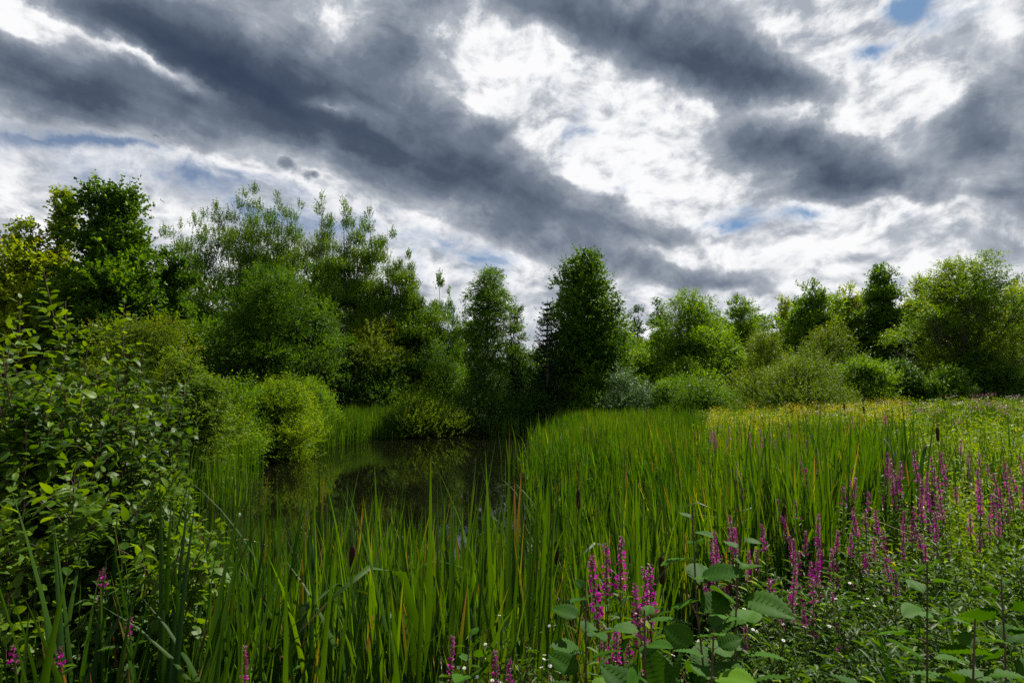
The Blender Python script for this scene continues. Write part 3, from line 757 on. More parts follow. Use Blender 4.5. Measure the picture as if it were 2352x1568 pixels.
tree('ash_sapling', 'light green sapling bush in the gap right of the tall central maple', 'bush', 1490, 770, 40, 62, 'fresh', 'bush', .11, 1900, nl=26, basefrac=.0)
tree('ash_sapling', 'leafy green undergrowth bush below the darker green tree', 'bush', 1695, 800, 38, 60, 'fresh', 'bush', .11, 1700, nl=22, basefrac=.0)
tree('ash_sapling', 'light green bush behind the round low bush and the silvery one', 'bush', 1560, 820, 36, 70, 'fresh', 'bush', .10, 1900, nl=22, basefrac=.0)
tree('hazel_bush', 'shaded bush hiding the aspen stems behind the reed strip', 'bush', 870, 800, 34.8, 90, 'maple', 'bush', .10, 2300, nl=28, basefrac=.0)
tree('hazel_bush', 'shaded bush left of the one hiding the aspen stems', 'bush', 755, 790, 33.6, 70, 'dark', 'bush', .10, 1900, nl=24, basefrac=.0)
# ---- second row, closing the wood behind
spare = [(20, 620, 34, 120), (150, 640, 36, 120), (300, 640, 38, 120), (455, 600, 42, 110), (600, 590, 45, 120), (740, 600, 42, 110), (860, 650, 45, 100), (980, 725, 44, 90),
         (1080, 740, 46, 80), (1180, 790, 46, 70), (1262, 800, 46, 70), (1345, 780, 50, 90), (1440, 790, 50, 70), (1520, 745, 52, 70), (1620, 708, 54, 100), (1730, 704, 54, 90), (1830, 694, 55, 90),
         (1930, 690, 55, 90), (2020, 690, 54, 90), (2120, 668, 52, 90), (2230, 660, 52, 100), (2330, 690, 48, 90), (2440, 650, 40, 110), (-90, 560, 30, 120)]
where = ['behind the left edge maple', 'behind the slim young maple', 'behind the tall left maple', 'behind the leftmost aspen', 'behind the tallest aspen', 'behind the middle aspen', 'behind the loosest aspen',
         'behind the small lone aspen', 'left behind the birch', 'right behind the birch', 'behind the spruce', 'behind the tall central maple', 'in the gap right of the central maple', 'behind the slim grey-green tree',
         'behind the many-stemmed ash', 'behind the darker green tree', 'behind the short pointed tree', 'behind the jagged yellowish maple', 'behind the shaded maple', 'behind the lemon tree', 'behind the forked tree',
         'behind the right edge tree', 'beyond the right edge', 'beyond the left edge']
protos = []
for i, (px, tp, Y, hw) in enumerate(spare):
    lab = 'dim background tree closing the wood ' + where[i]
    if i < 4:
        protos.append(tree('woodland_tree', lab, 'tree', px, tp, Y, hw, ['maple', 'fresh', 'maple', 'fresh'][i], 'maple', .20, 2000, nl=34, basefrac=.02, group='background trees of the wood'))
    else:
        src = protos[i % 4]
        x, _, zt = at2(px, tp, Y); zb = gz(x, Y)
        sx, sY, sz = src.location
        h0 = at2(spare[i % 4][0], spare[i % 4][1], spare[i % 4][2])[2] - sz
        r = dup(src, (x, Y, zb), rng.uniform(0, 6.28), 1.0, lab, 'background trees of the wood')
        k = (zt - zb) / h0
        w = (hw * K / F * Y) / (spare[i % 4][3] * K / F * spare[i % 4][2])
        r.scale = (w, w, k)

# ================================================================ cattails, reeds, grasses
def blades(P, H, az, lean, bend, W, ns=8, mid=True, kink=None, face=None, taper=.35):
    """strap leaves growing from points P; az = direction they lean towards, lean and bend in radians"""
    n = len(P); t = np.linspace(0, 1, ns + 1)
    th = lean[:, None] + bend[:, None] * t[None] ** 2.2
    if kink is not None:
        kt, ka = kink
        th = th + ka[:, None] / (1 + np.exp(-(t[None] - kt[:, None]) * 40))
    ds = H[:, None] / ns
    thm = (th[:, :-1] + th[:, 1:]) / 2
    r = np.concatenate([np.zeros((n, 1)), np.cumsum(np.sin(thm) * ds, 1)], 1)
    z = np.concatenate([np.zeros((n, 1)), np.cumsum(np.cos(thm) * ds, 1)], 1)
    ca, sa = np.cos(az)[:, None], np.sin(az)[:, None]
    C = np.stack([P[:, :1] + r * ca, P[:, 1:2] + r * sa, P[:, 2:3] + z], -1)
    T = unit(np.stack([np.sin(th) * ca, np.sin(th) * sa, np.cos(th)], -1))
    fa = az + PI / 2 + (rng.normal(size=n) * .5 if face is None else face)
    tw = rng.normal(size=n) * .5
    ph = fa[:, None] + tw[:, None] * t[None]
    S = np.stack([np.cos(ph), np.sin(ph), np.zeros_like(ph)], -1)
    S = unit(S - (S * T).sum(-1, keepdims=True) * T)
    w = (W[:, None] * np.clip((1 - t[None]) / taper, 0.0, 1) ** .8 * (.75 + .25 * np.minimum(1, t[None] * 4)))[..., None] / 2
    U = np.cross(T, S)
    m_ = ns + 1
    if mid:
        V = np.stack([C - S * w, C + U * w * .35, C + S * w], 2); k = 3
    else:
        V = np.stack([C - S * w, C + S * w], 2); k = 2
    V = V.reshape(-1, 3)
    b0 = (np.arange(n) * m_ * k)[:, None, None]; i = (np.arange(ns) * k)[None, :, None]; j = np.arange(k - 1)[None, None]
    a = b0 + i + j
    Q = np.stack([a, a + 1, a + 1 + k, a + k], -1).reshape(-1, 4)
    A = np.zeros((n, m_, k, 3)); A[..., 0] = rnd(n)[:, None, None]; A[..., 1] = t[None, :, None]; A[..., 2] = rnd(n)[:, None, None]
    return V, Q, A.reshape(-1, 3)

def cattail_mesh_blades(nb, h, spread=.11, w=.037):
    """one cattail fan: strap leaves rising from a single base"""
    az = rnd(nb, 0, 2 * PI)
    P = np.stack([np.cos(az) * spread * rnd(nb, .1, 1), np.sin(az) * spread * rnd(nb, .1, 1), np.full(nb, -.25)], 1)
    H = h * rnd(nb, .62, 1.08) + .25
    kt = rnd(nb, .55, .85); ka = np.where(rnd(nb) < .13, rnd(nb, .9, 2.1), 0.0)
    return blades(P, H, az + rng.normal(size=nb) * .4, np.abs(rng.normal(size=nb)) * .05 + .015, np.where(rnd(nb) < .2, rnd(nb, .4, 1.1), rnd(nb, .02, .28)), w * rnd(nb, .6, 1.2), 12, True, (kt, ka))
def dry_blades(nb, h, spread=.12):
    az = rnd(nb, 0, 2 * PI)
    P = np.stack([np.cos(az) * spread, np.sin(az) * spread, np.full(nb, -.1)], 1)
    return blades(P, h * rnd(nb, .5, 1.05), az, rnd(nb, .03, .3), rnd(nb, .2, 1.2), rnd(nb, .010, .020), 10, True, (rnd(nb, .3, .8), np.where(rnd(nb) < .75, rnd(nb, .9, 2.4), 0)))
def seed_head(root, h, tiltx=0.02, n_=10):
    """flower stalk with the velvety brown head and the bare spike above it"""
    tx_ = tiltx
    st = tube([(0, 0, -.2), (tx_ * .4, 0, h * .5), (tx_, 0, h)], [.005, .0045, .0035], 6)
    stalk = Buf().add(*st); 
    # dried spike over the head
    stalk.add(*tube([(tx_, 0, h + .15), (tx_ * 1.05, 0, h + .20), (tx_ * 1.1, 0, h + .27)], [.004, .0045, .0012], 5))
    so = stalk.obj('stalk', G['stem'], root, True)
    z = np.array([0, .003, .012, .03, .075, .12, .14, .150, .154]); r = np.array([.003, .011, .0150, .0162, .0166, .0160, .0140, .009, .003])
    V, Q_, A = tube(np.stack([np.full(9, tx_), np.zeros(9), h + z - .002], 1), r, 14)
    V[:, :2] += rng.normal(size=(len(V), 2)) * .0004
    Buf().add(V, Q_, A).obj('seed_head', G['head'], root, True)

def pt(px, py, Y):
    return at2(px, py, Y)
SEEN = [(818, 3.1, 40), (1313, 4.6, 30), (1275, 3.9, 26), (1522, 3.3, 26), (2146, 5.0, 20), (1360, 2.5, 60), (1440, 2.5, 60), (1520, 2.3, 55)]
def hides(px, y, m=1.0):
    return any(abs(px - a) < w * m and y < b + .1 for a, b, w in SEEN)
# prototypes: fans with and without a dead leaf or two
proto_c = []
for i in range(9):
    root = thing('cattail_plant', 'green cattail fan standing in the marsh before the pond', 'cattail', (0, 0, 0), 'cattail plants of the near marsh')
    nb = int(rng.integers(8, 12))
    Buf().add(*cattail_mesh_blades(nb, 1.75)).obj('leaves', G['reed'], root)
    if i % 3 != 1: Buf().add(*dry_blades(2 + i % 3, 1.5)).obj('dead_leaves', G['dry'], root)
    proto_c.append([root, False])
def top_limit(px2):
    """height in the picture (2352 wide) that the near cattails reach, read off the photograph"""
    xs = [-200, 100, 250, 450, 560, 700, 900, 1050, 1200, 1350, 1500, 1700, 2000, 2400]
    ys = [1330, 1250, 1210, 1210, 1180, 1120, 1130, 1110, 1140, 1105, 1075, 1020, 1000, 960]
    return np.interp(px2, xs, ys)
GRP = 'cattail plants of the near marsh'
def place_cattail(x, y, h, lab, group=GRP):
    i = int(rng.integers(0, len(proto_c))); root, used = proto_c[i]
    zg = max(gz(x, y), -.30)
    s = h / 1.75
    if not used:
        r = root; proto_c[i][1] = True
        r.location = (x, y, zg); r.rotation_euler = (rng.normal() * .03, rng.normal() * .03, rng.uniform(0, 6.28)); r.scale = (1, 1, s); r['label'] = lab; r['group'] = group
    else:
        r = dup(root, (x, y, zg), rng.uniform(0, 6.28), 1, lab, group, (rng.normal() * .04, rng.normal() * .04)); r.scale = (1, 1, s)
    return r
n_c = 0; tries = 0
used_xy = []
while n_c < 285 and tries < 20000:
    tries += 1
    y = 2.15 + 6.4 * rng.uniform() ** 1.25
    px = rng.uniform(40, 2080)
    if px > 1340 and y < 3.9 + max(0, (px - 1500) / 500): continue           # saplings, asters and loosestrife own this corner
    if px < 470:
        y = rng.uniform(1.9, 2.7)
        if rng.uniform() < .4: continue
    if hides(px, y): continue
    a, ry, rz = ray(px * K, 400)
    x = a / ry * y
    zt = at2(px, top_limit(px) + rng.choice([-70, 0, 30, 60, 110, 170]) + rng.uniform(-20, 20), y)[2]
    zg = max(gz(x, y), -.30)
    h = zt - zg
    if h < .9 or h > 2.15:
        if h < .9: continue
        h = rng.uniform(1.7, 2.1)
    if px > 560 and px < 1150 and y > 4.8: 
        continue                                                              # open water shows behind the first belt here
    if any((x - u) ** 2 + (y - v) ** 2 < .014 for u, v in used_xy): continue
    used_xy.append((x, y))
    if px < 470: lab, gr = 'dark cattail fan rising in front of the left alder shrubs', 'cattails before the left alder'
    elif px < 800: lab, gr = 'cattail fan in the near belt, between the left alder and the large seed head', 'cattails left of the large seed head'
    elif px < 1180: lab, gr = 'cattail fan in the near belt below the dark open water', 'cattails before the open water'
    elif px < 1420: lab, gr = 'cattail fan around the slim and frayed seed heads near the centre', 'cattails around the centre seed heads'
    elif px < 1760: lab, gr = 'cattail fan in the dense stand behind the magenta spikes and toothed leaves', 'cattails behind the saplings'
    else: lab, gr = 'cattail fan mixed into the loosestrife patch on the right', 'cattails in the loosestrife patch'
    place_cattail(x, y, h, lab, gr)
    n_c += 1

# single long blades that lean across the water
def long_blades(label, specs):
    root = thing('cattail_plant', label, 'cattail', (specs[0][0], specs[0][1], max(-.25, gz(specs[0][0], specs[0][1]))))
    b = Buf(); n_ = len(specs); x0, y0, z0 = root.location
    P = np.array([(s[0] - x0, s[1] - y0, -.1) for s in specs], float)
    f = lambda k: np.array([s[k] for s in specs], float)
    V, Q_, A = blades(P, f(2), f(3), f(4), f(5), f(6) * 1.35, 16, True, None, np.zeros(n_))
    A[:, 2] = .25; b.add(V, Q_, A); b.obj('leaves', G['reed'], root)
x, y, _ = at2(790, 1450, 2.9)
long_blades('cattail with two long blades arching left over the open water', [(x, y, 2.30, PI, .10, 1.15, .020), (x - .12, y + .1, 2.35, PI, .06, .95, .022), (x + .06, y, 2.1, PI, .10, .35, .020), (x + .02, y - .05, 1.9, 0, .08, .2, .018)])
x, y, _ = at2(1215, 1420, 3.0)
long_blades('cattail with one tall blade leaning left at the right end of the open water', [(x, y, 2.25, PI, .10, .38, .024), (x + .03, y + .06, 2.1, PI, .02, .25, .020), (x + .05, y, 2.0, 0, .05, .2, .02)])
x, y, _ = at2(850, 1450, 3.1)
long_blades('cattail with two tall straight brown-edged blades before the open water', [(x, y, 2.15, PI, .07, .12, .022), (x + .02, y, 2.05, PI, .20, .10, .018), (x - .3, y + .1, 2.2, PI, .01, .10, .018)])
x, y, _ = at2(330, 1500, 2.2)
long_blades('cattail with bent blades in front of the left alder', [(x, y, 1.7, PI, .12, 1.3, .018), (x + .05, y, 1.9, 0, .10, .3, .02), (x, y + .05, 1.8, PI, .02, .2, .018), (x - .2, y, 1.7, 0, .02, .15, .019), (x + .1, y, 2.0, PI * .9, .02, .1, .02)])
x, y, _ = at2(2170, 1500, 1.9)
long_blades('cattail with broad upright blades at the lower right corner', [(x, y, 1.45, PI, .13, .10, .022), (x + .07, y, 1.5, PI, .02, .05, .024), (x + .25, y + .1, 1.5, 0, .06, .10, .026), (x + .12, y, 1.2, PI, .10, .1, .02), (x - .1, y + .1, 1.6, 0, .05, .12, .02)])

# cattails bearing seed heads, placed where the photograph shows them
heads = [(818, 1250, 3.1, 'large brown seed head left of centre among the near blades'), (1313, 1122, 4.6, 'tall seed head with a frayed tan top near the centre'),
         (1275, 1240, 3.9, 'slim dark seed head just below the frayed one'), (1522, 1275, 3.3, 'dark seed head between the pink flowers and the big toothed leaves'),
         (2157, 980, 6.5, 'seed head standing highest over the right meadow'), (2146, 1128, 5.0, 'seed head among the loosestrife below the highest one'),
         (1940, 925, 13.0, 'small distant seed head, left of a close pair at the meadow edge'), (1985, 932, 12.5, 'small distant seed head, right of a close pair at the meadow edge'), (1790, 1160, 4.4, 'short seed head above the toothed leaves'),
         (1880, 985, 10.0, 'tiny seed head in the goldenrod edge')]
for k, (hx, hy, Y, lab) in enumerate(heads):
    x, _, zt = at2(hx, hy, Y); zg = max(gz(x, Y), -.25)
    root = thing('cattail_plant', 'cattail with ' + lab, 'cattail', (x, Y, zg))
    h = zt - zg - .154
    V, Q_, A = cattail_mesh_blades(4, h * .92)
    Buf().add(V, Q_, A).obj('leaves', G['reed'], root)
    seed_head(root, h, rng.normal() * .02)

# the rest of the cattail stand: too many to count
def scatter(n, xr, yr, ok, yp=1.0):
    out = []
    while sum(len(o) for o in out) < n:
        y = yr[0] + (yr[1] - yr[0]) * rnd(n) ** yp; x = rnd(n, *xr)
        vis = np.abs(x) < y * .96 + 1.2
        keep = vis & ok(x, y); out.append(np.stack([x[keep], y[keep]], 1))
    return np.concatenate(out)[:n]
def field(name, label, cat, xy, h, w, mat, ns=4, lean=.10, bend=.35, hvar=.3, zoff=0, mid=False, buf=None, under=-.35):
    n = len(xy); z = np.maximum(ground(xy[:, 0], xy[:, 1]), under)
    P = np.stack([xy[:, 0], xy[:, 1], z - .05], 1)
    hh = (h if np.ndim(h) else np.full(n, h)) * rnd(n, 1 - hvar, 1 + hvar * .35)
    hh = hh * (1 + .13 * np.sin(xy[:, 0] * 2.3 + 1.3 * np.sin(xy[:, 1])) * np.sin(xy[:, 1] * 1.7 + xy[:, 0]) + .07 * np.sin(xy[:, 0] * 6.1 + xy[:, 1] * 4.3))
    V, Q_, A = blades(P, hh, rnd(n, 0, 2 * PI), np.abs(rng.normal(size=n)) * lean, np.abs(rng.normal(size=n)) * bend, w * rnd(n, .6, 1.25), ns, mid,
                      (rnd(n, .5, .85), np.where(rnd(n) < .07, rnd(n, .8, 2.0), 0)) if ns > 4 else None)
    b = buf or Buf(); b.add(V, Q_, A)
    if buf is not None: return
    o = b.obj(name, G[mat]); tag(o, label, cat, None, 'stuff'); return o
bf = Buf()
# dense stand right of the pond, seen up to the far end of the water
def right_marsh(x, y):
    s = pond_sd(x, y); px = 512 + x / y * F
    return (rnd(len(x)) < np.clip((s + 1.1 + .35 * np.sin(y * 1.7) + .3 * np.sin(y * 4.1 + x)) / 1.6, 0, 1) ** 1.5) & (x > .2) & (px < 640 + 240 * np.clip((14 - y) / 8, 0, 1) + 60 * np.sin(y)) & (y > 4.2)
xy = scatter(15000, (0, 12), (4.2, 16), right_marsh, 1.0); field(None, None, None, xy, 1.5, .026, None, 6, .07, .25, buf=bf, mid=False)
xy = scatter(17000, (0, 16), (14, 37), right_marsh, 1.0); field(None, None, None, xy, 1.30, .030, None, 5, .07, .25, buf=bf)
xy = scatter(3800, (-4, 4), (2.3, 5.4), lambda x, y: (512 + x / y * F > 190) & (512 + x / y * F < 640) & np.array([not hides((512 + a / b * F) / K, b, .7) for a, b in zip(x, y)]))
pxs = (512 + xy[:, 0] / xy[:, 1] * F) / K; hh = np.array([at2(p, top_limit(p) + rng.choice([-10, 40, 90, 150]), yy)[2] for p, yy in zip(pxs, xy[:, 1])]) - np.maximum(ground(xy[:, 0], xy[:, 1]), -.3)
field(None, None, None, xy, np.clip(hh, .6, 2.1) * .85, .029, None, 10, .07, .25, buf=bf, mid=True, under=-.3)
xy = scatter(300, (-.6, 3), (11, 31), lambda x, y: (pond_sd(x, y) > -1.7) & (pond_sd(x, y) < -.3) & (x > -.4) & (np.sin(x * 4.3 + y * 1.9) * np.sin(y * 2.6 + x) > .45))
field(None, None, None, xy, 1.35, .024, None, 6, .10, .35, buf=bf, under=-.1)
o = bf.obj('cattail_stand', G['reedfar']); tag(o, 'dense green cattail stand stretching back along the right side of the pond', 'cattails', None, 'stuff')
# meadow on the right
bf = Buf()
def meadow(x, y): return (pond_sd(x, y) > .9) & (x > 1.2) & (512 + x / y * F > 600)
xy = scatter(15000, (1, 10), (2.7, 9), lambda x, y: meadow(x, y) & (512 + x / y * F > 700), 1.0); field(None, None, None, xy, .80, .012, None, 5, .12, .5, buf=bf)
xy = scatter(24000, (2, 24), (8, 22), meadow, 1.0); field(None, None, None, xy, .95, .020, None, 4, .12, .5, buf=bf)
xy = scatter(24000, (2, 42), (20, 42), meadow, 1.0); field(None, None, None, xy, 1.05, .028, None, 3, .12, .5, buf=bf)
o = bf.obj('meadow_grass', G['grass']); tag(o, 'yellow-green grasses covering the rising meadow on the right', 'grass', None, 'stuff')
# mixed cattails rising over the meadow
xy = scatter(8500, (2, 24), (5, 22), lambda x, y: meadow(x, y) & (np.sin(x * .9 + 2) + np.sin(y * .7 + x * .4) > -.2), 1.0)
field('sedge_tufts', 'taller dark green sedge blades scattered through the right meadow', 'sedge', xy, 1.22, .024, 'reed', 6, .06, .22)
# reeds on the left bank and the reed strip beyond the pond
bf = Buf()
def left_reeds(x, y): s = pond_sd(x, y); return (s > -.8 + .5 * np.sin(y * 2)) & (s < .8) & (x < -4) & (y > 11.5) & (y < 16.5) & (np.sin(y * 2.2) + np.sin(x * 3) > -.7)
xy = scatter(1100, (-10, -4), (11.5, 16.5), left_reeds); field(None, None, None, xy, 1.5, .013, None, 6, .06, .2, buf=bf, under=-.2)
def strip(x, y): s = pond_sd(x, y); return (s > -.6) & (s < 2.0) & (x < -3.9) & (y > 22)
xy = scatter(12000, (-12, -3.9), (22, 35), strip); field(None, None, None, xy, 1.45, .020, None, 6, .07, .3, buf=bf)
xy = scatter(260, (-1.6, 2.6), (29, 34), lambda x, y: np.sin(x * 3.1 + y * 2.3) * np.sin(y * 3.7 + 1) > .5); field(None, None, None, xy, 1.4, .020, None, 6, .05, .2, buf=bf, under=-.2)
o = bf.obj('reed_strip', G['reedfar']); tag(o, 'sunlit reeds edging the left and far shore of the pond', 'reeds', None, 'stuff')
# low growth under bushes so no bare soil shows
bf = Buf()
xy = scatter(26000, (-34, 0), (8, 40), lambda x, y: pond_sd(x, y) > .5); field(None, None, None, xy, .55, .030, None, 3, .2, .6, buf=bf)
xy = scatter(16000, (0, 44), (30, 56), lambda x, y: pond_sd(x, y) > .5); field(None, None, None, xy, .6, .035, None, 3, .2, .6, buf=bf)
xy = scatter(9000, (-4, 4), (1.6, 5), lambda x, y: pond_sd(x, y) > .05); field(None, None, None, xy, .45, .008, None, 5, .3, .9, buf=bf)
o = bf.obj('undergrowth', G['herb']); tag(o, 'low dark green growth on the banks beneath the bushes and trees', 'undergrowth', None, 'stuff')
# dead brown blades low in the near belt
xy = scatter(2300, (-3.5, 3), (2.0, 5.5), lambda x, y: (pond_sd(x, y) > -3) & (512 + x / y * F < 640))
field('dead_reed_litter', 'pale brown dead blades bent low between the near cattails', 'dead reeds', xy, 1.25, .015, 'dry', 10, .16, .7)

# fallen leaves and scum flecks floating by the shores
xy = scatter(1500, (-9, 3), (4, 34), lambda x, y: (pond_sd(x, y) < -.1) & (pond_sd(x, y) > -2.2 * rnd(len(x)) ** 2 - .2))
n_ = len(xy); V, Q_, A = put_leaves(np.stack([xy[:, 0], xy[:, 1], np.full(n_, .006)], 1), np.stack([rng.normal(size=n_), rng.normal(size=n_), np.zeros(n_)], 1), np.tile([0, 0, 1.], (n_, 1)), .035 * rnd(n_, .4, 1.3), .03, KITE)
o = Buf().add(V, Q_, A).obj('floating_leaves', G['olive']); tag(o, 'small leaves and flecks floating on the pond near its shores', 'floating leaves', None, 'stuff')

# ---- goldenrod band, small flower heads
def tufts(xy, h, leaf, mat, name, label, cat, per=26, rad=.10, tall=.16, kind='stuff'):
    n = len(xy); z = ground(xy[:, 0], xy[:, 1])
    P = np.repeat(np.stack([xy[:, 0], xy[:, 1], z + h * rnd(n, .8, 1.12)], 1), per, 0)
    m_ = len(P); P = P + rng.normal(size=(m_, 3)) * np.array([rad, rad, tall]) * .5
    V, Q_, A = put_leaves(P, sph(m_), sph(m_), leaf * rnd(m_, .6, 1.3), leaf * .7, KITE)
    o = Buf().add(V, Q_, A).obj(name, G[mat]); tag(o, label, cat, None, kind)
xy = scatter(300, (4, 24), (14, 30), lambda x, y: meadow(x, y) & (512 + x / y * F > 705) & (512 + x / y * F < 905) & (np.sin(x * 1.3) + np.sin(y * .9 + 1) > .1))
tufts(xy, 1.16, .028, 'gold', 'goldenrod', 'yellow goldenrod heads along the back of the right meadow', 'goldenrod', 60, .2, .18)
xy = scatter(50, (5, 24), (16, 30), lambda x, y: meadow(x, y) & (512 + x / y * F > 800))
tufts(xy, 1.2, .03, 'white', 'meadow_umbels', 'small off-white flower heads at the back of the right meadow', 'wildflowers', 14, .18, .05)

# ================================================================ purple loosestrife
def loosestrife_proto(h, nsp, La=.15, Lb=.25, wide=1.0):
    root = thing('purple_loosestrife', 'purple loosestrife', 'loosestrife', (0, 0, 0))
    sb = Buf(); fb = Buf(); spikes = []
    for k in range(nsp):
        hk = h * (1 if k == 0 else rng.uniform(.72, .92)); a = rng.uniform(0, 6.28); rr = 0 if k == 0 else rng.uniform(.06, .13)
        p0 = np.array([0, 0, -.05]) if k == 0 else np.array([0, 0, h * rng.uniform(.3, .5)])
        p1 = np.array([math.cos(a) * rr, math.sin(a) * rr, hk])
        path = curve(p0, p1, n=7, wob=.04) if k == 0 else np.stack([p0, p0 + (p1 - p0) * np.array([.7, .7, .35]), p0 + (p1 - p0) * np.array([.95, .95, .7]), p1])
        sb.add(*tube(path, np.linspace(.0045, .0018, len(path)), 5))
        L0 = rng.uniform(La, Lb) * (1 if k == 0 else .75)
        tt = np.linspace(0, 1, len(path))
        # opposite narrow leaves below the spike
        zs = np.arange(.12 if k == 0 else p0[2] + .08, hk - L0, .034)
        f_ = np.interp(zs, path[:, 2], tt); C = np.stack([np.interp(f_, tt, path[:, i]) for i in range(3)], 1)
        for s in (0, PI):
            a_ = np.arange(len(zs)) * PI / 2 + s + rng.normal(size=len(zs)) * .25
            D = np.stack([np.cos(a_), np.sin(a_), rnd(len(zs), .1, .8)], 1)
            V, Q_, A = put_leaves(C, D, np.array([0, 0, 1.]) + rng.normal(size=(len(zs), 3)) * .2, .075 * rnd(len(zs), .6, 1.2), .017, OVAL)
            fb.add(V, Q_, A)
        spikes.append((path, hk, L0, tt))
    sb.obj('stem', G['stem'], root, True); fb.obj('leaves', G['herb'], root)
    for (path, hk, L0, tt) in spikes:
        zs = np.arange(hk - L0, hk + .01, .0135); zs = zs[(rnd(len(zs)) > .08) | (zs > hk - .05)]; zs = np.repeat(zs, 2) + rnd(2 * len(zs), -.003, .003); zs = np.sort(zs)
        fade = (zs - zs[0]) / (zs[-1] - zs[0])
        bl = Buf(); mm = []
        for ring in range(5):
            keep = rnd(len(zs)) < (.62 if ring < 4 else .35) * (.75 + .25 * np.sin(zs * 60 + k * 2) ** 2)
            z_ = zs[keep]; fd = fade[keep]
            f_ = np.interp(z_, path[:, 2], tt); C = np.stack([np.interp(f_, tt, path[:, i]) for i in range(3)], 1); C[:, 2] = z_
            a_ = rnd(len(z_), 0, 2 * PI); rad = .020 * wide * (1 - fd * .7)
            D0 = np.stack([np.cos(a_), np.sin(a_), rnd(len(z_), -.1, .4)], 1)
            C = C + D0 * rad[:, None] * .5
            for q in range(3):
                D = unit(D0 + rng.normal(size=D0.shape) * .75)
                V, Q_, A = put_leaves(C + D0 * .004, D, sph(len(z_)), .0135 * (.4 + .6 * wide) * (1 - fd * .5) * rnd(len(z_), .7, 1.2), .0075 * (1 - .4 * fd), KITE)
                bl.add(V, Q_, A)
        sp_ = bl.obj('flower_spike', G['petal'], root)
        n_ = len(zs) * 7; z_ = rnd(n_, hk - L0 - .04, hk + .015); f_ = np.interp(z_, path[:, 2], tt); C = np.stack([np.interp(f_, tt, path[:, i]) for i in range(3)], 1); C[:, 2] = z_
        D = sph(n_); D[:, 2] = abs(D[:, 2]) * .5
        V, Q_, A = put_leaves(C, D, sph(n_), .012 * rnd(n_, .6, 1.3), .006, KITE)
        Buf().add(V, Q_, A).obj('buds', G['bud'], sp_)
    return root
HL = 1.3
proto_l = [[loosestrife_proto(HL, 1, .15, .18), False], [loosestrife_proto(HL, 2, .18, .2), False], [loosestrife_proto(HL, 3, .16, .2), False]] + \
    [[loosestrife_proto(HL, k, .13, .23, 1.0), False] for k in (2, 3, 2, 4, 3)] + [[loosestrife_proto(HL, 1, .05, .06, .8), False], [loosestrife_proto(HL, 1, .11, .13, .6), False]]
def place_loose(px, py, Y, lab, group=None, i=None):
    x, _, zt = at2(px, py, Y); zg = gz(x, Y)
    i = int(rng.integers(3, 8)) if i is None else i
    s = (zt - zg) / HL
    root, used = proto_l[i]
    if not used: r = root; proto_l[i][1] = True
    else: r = dup(root, (0, 0, 0), 0)
    sc_ = min(max(s, .5), 1.25)
    r.location = (x, Y, zt - HL * sc_ if s < .5 or s > 1.25 else zg); r.scale = (sc_,) * 3; r.rotation_euler = (rng.normal() * .03, rng.normal() * .03, rng.uniform(0, 6.28))
    r['label'] = lab
    if group: r['group'] = group
    return r
near = [(1345, 1283, 2.3, 'leftmost tall magenta spike of the centre group, longest flower column', 1), (1376, 1246, 2.6, 'magenta spike just right of and above the longest one', 0),
        (1438, 1250, 2.5, 'magenta loosestrife with a branching top above the toothed leaves', 2), (1472, 1298, 2.3, 'magenta spike dropping toward the dark seed head', 0), (1536, 1312, 2.35, 'leaning magenta spike right of the dark seed head', 0),
        (1502, 1358, 2.2, 'short magenta spike resting over the toothed leaves', 1), (1406, 1438, 2.0, 'lone low magenta spike under the centre group', 0)]
for (px, py, Y, lab, i) in near: place_loose(px, py, Y, 'loosestrife: ' + lab, None, i)
lows = [(232, 1322, 2.3, 'small magenta head before the left alder, highest of those'), (247, 1430, 2.1, 'small magenta head beneath the highest left one'), (97, 1496, 2.0, 'flat magenta head in the lower left corner'),
        (174, 1488, 2.0, 'tiny magenta bud head right of the corner one'), (556, 1480, 2.1, 'thin pink loosestrife at the bottom between cattail stems, left of centre'), (997, 1482, 2.1, 'thin magenta loosestrife at the bottom edge, middle'),
        (1096, 1508, 2.0, 'faint magenta loosestrife at the bottom, right of the middle one'), (1213, 1512, 2.0, 'magenta loosestrife beside the white asters at the bottom')]
for (px, py, Y, lab) in lows: place_loose(px, py, Y, 'loosestrife: ' + lab, None, 8 if px < 300 else 9)
mids = [(1852, 1078), (1932, 1066), (1975, 1100), (2030, 1078), (2076, 1034), (2042, 1040), (2150, 1042), (2192, 1078), (2116, 1148), (2140, 1180), (2090, 1165), (2026, 1284), (1770, 1210), (1856, 1225), (1910, 1218), (1882, 1262),
        (1690, 1188), (1632, 1228), (1655, 1240), (2310, 1064), (2338, 1048), (2236, 1112), (1990, 1130), (1925, 1120), (2055, 1095), (2178, 1145), (1965, 1180), (1830, 1290), (2100, 1215), (1735, 1325), (2290, 1090), (1800, 1230), (2010, 1175), (1780, 1150), (1700, 1215), (1900, 1180), (1840, 1150), (2070, 1200), (2125, 1110), (2345, 1075), (2260, 1080), (2050, 1055), (2085, 1060), (1950, 1230), (1670, 1215), (2150, 1095), (1830, 1245), (1870, 1330), (2020, 1240)]
for k, (px, py) in enumerate(mids):
    Y = 3.0 + (1340 - py) / 300 * 2.2 + rng.uniform(-.2, .3)
    place_loose(px, py, Y, 'purple loosestrife in the loose magenta patch filling the middle of the right meadow', 'loosestrife of the right meadow patch')
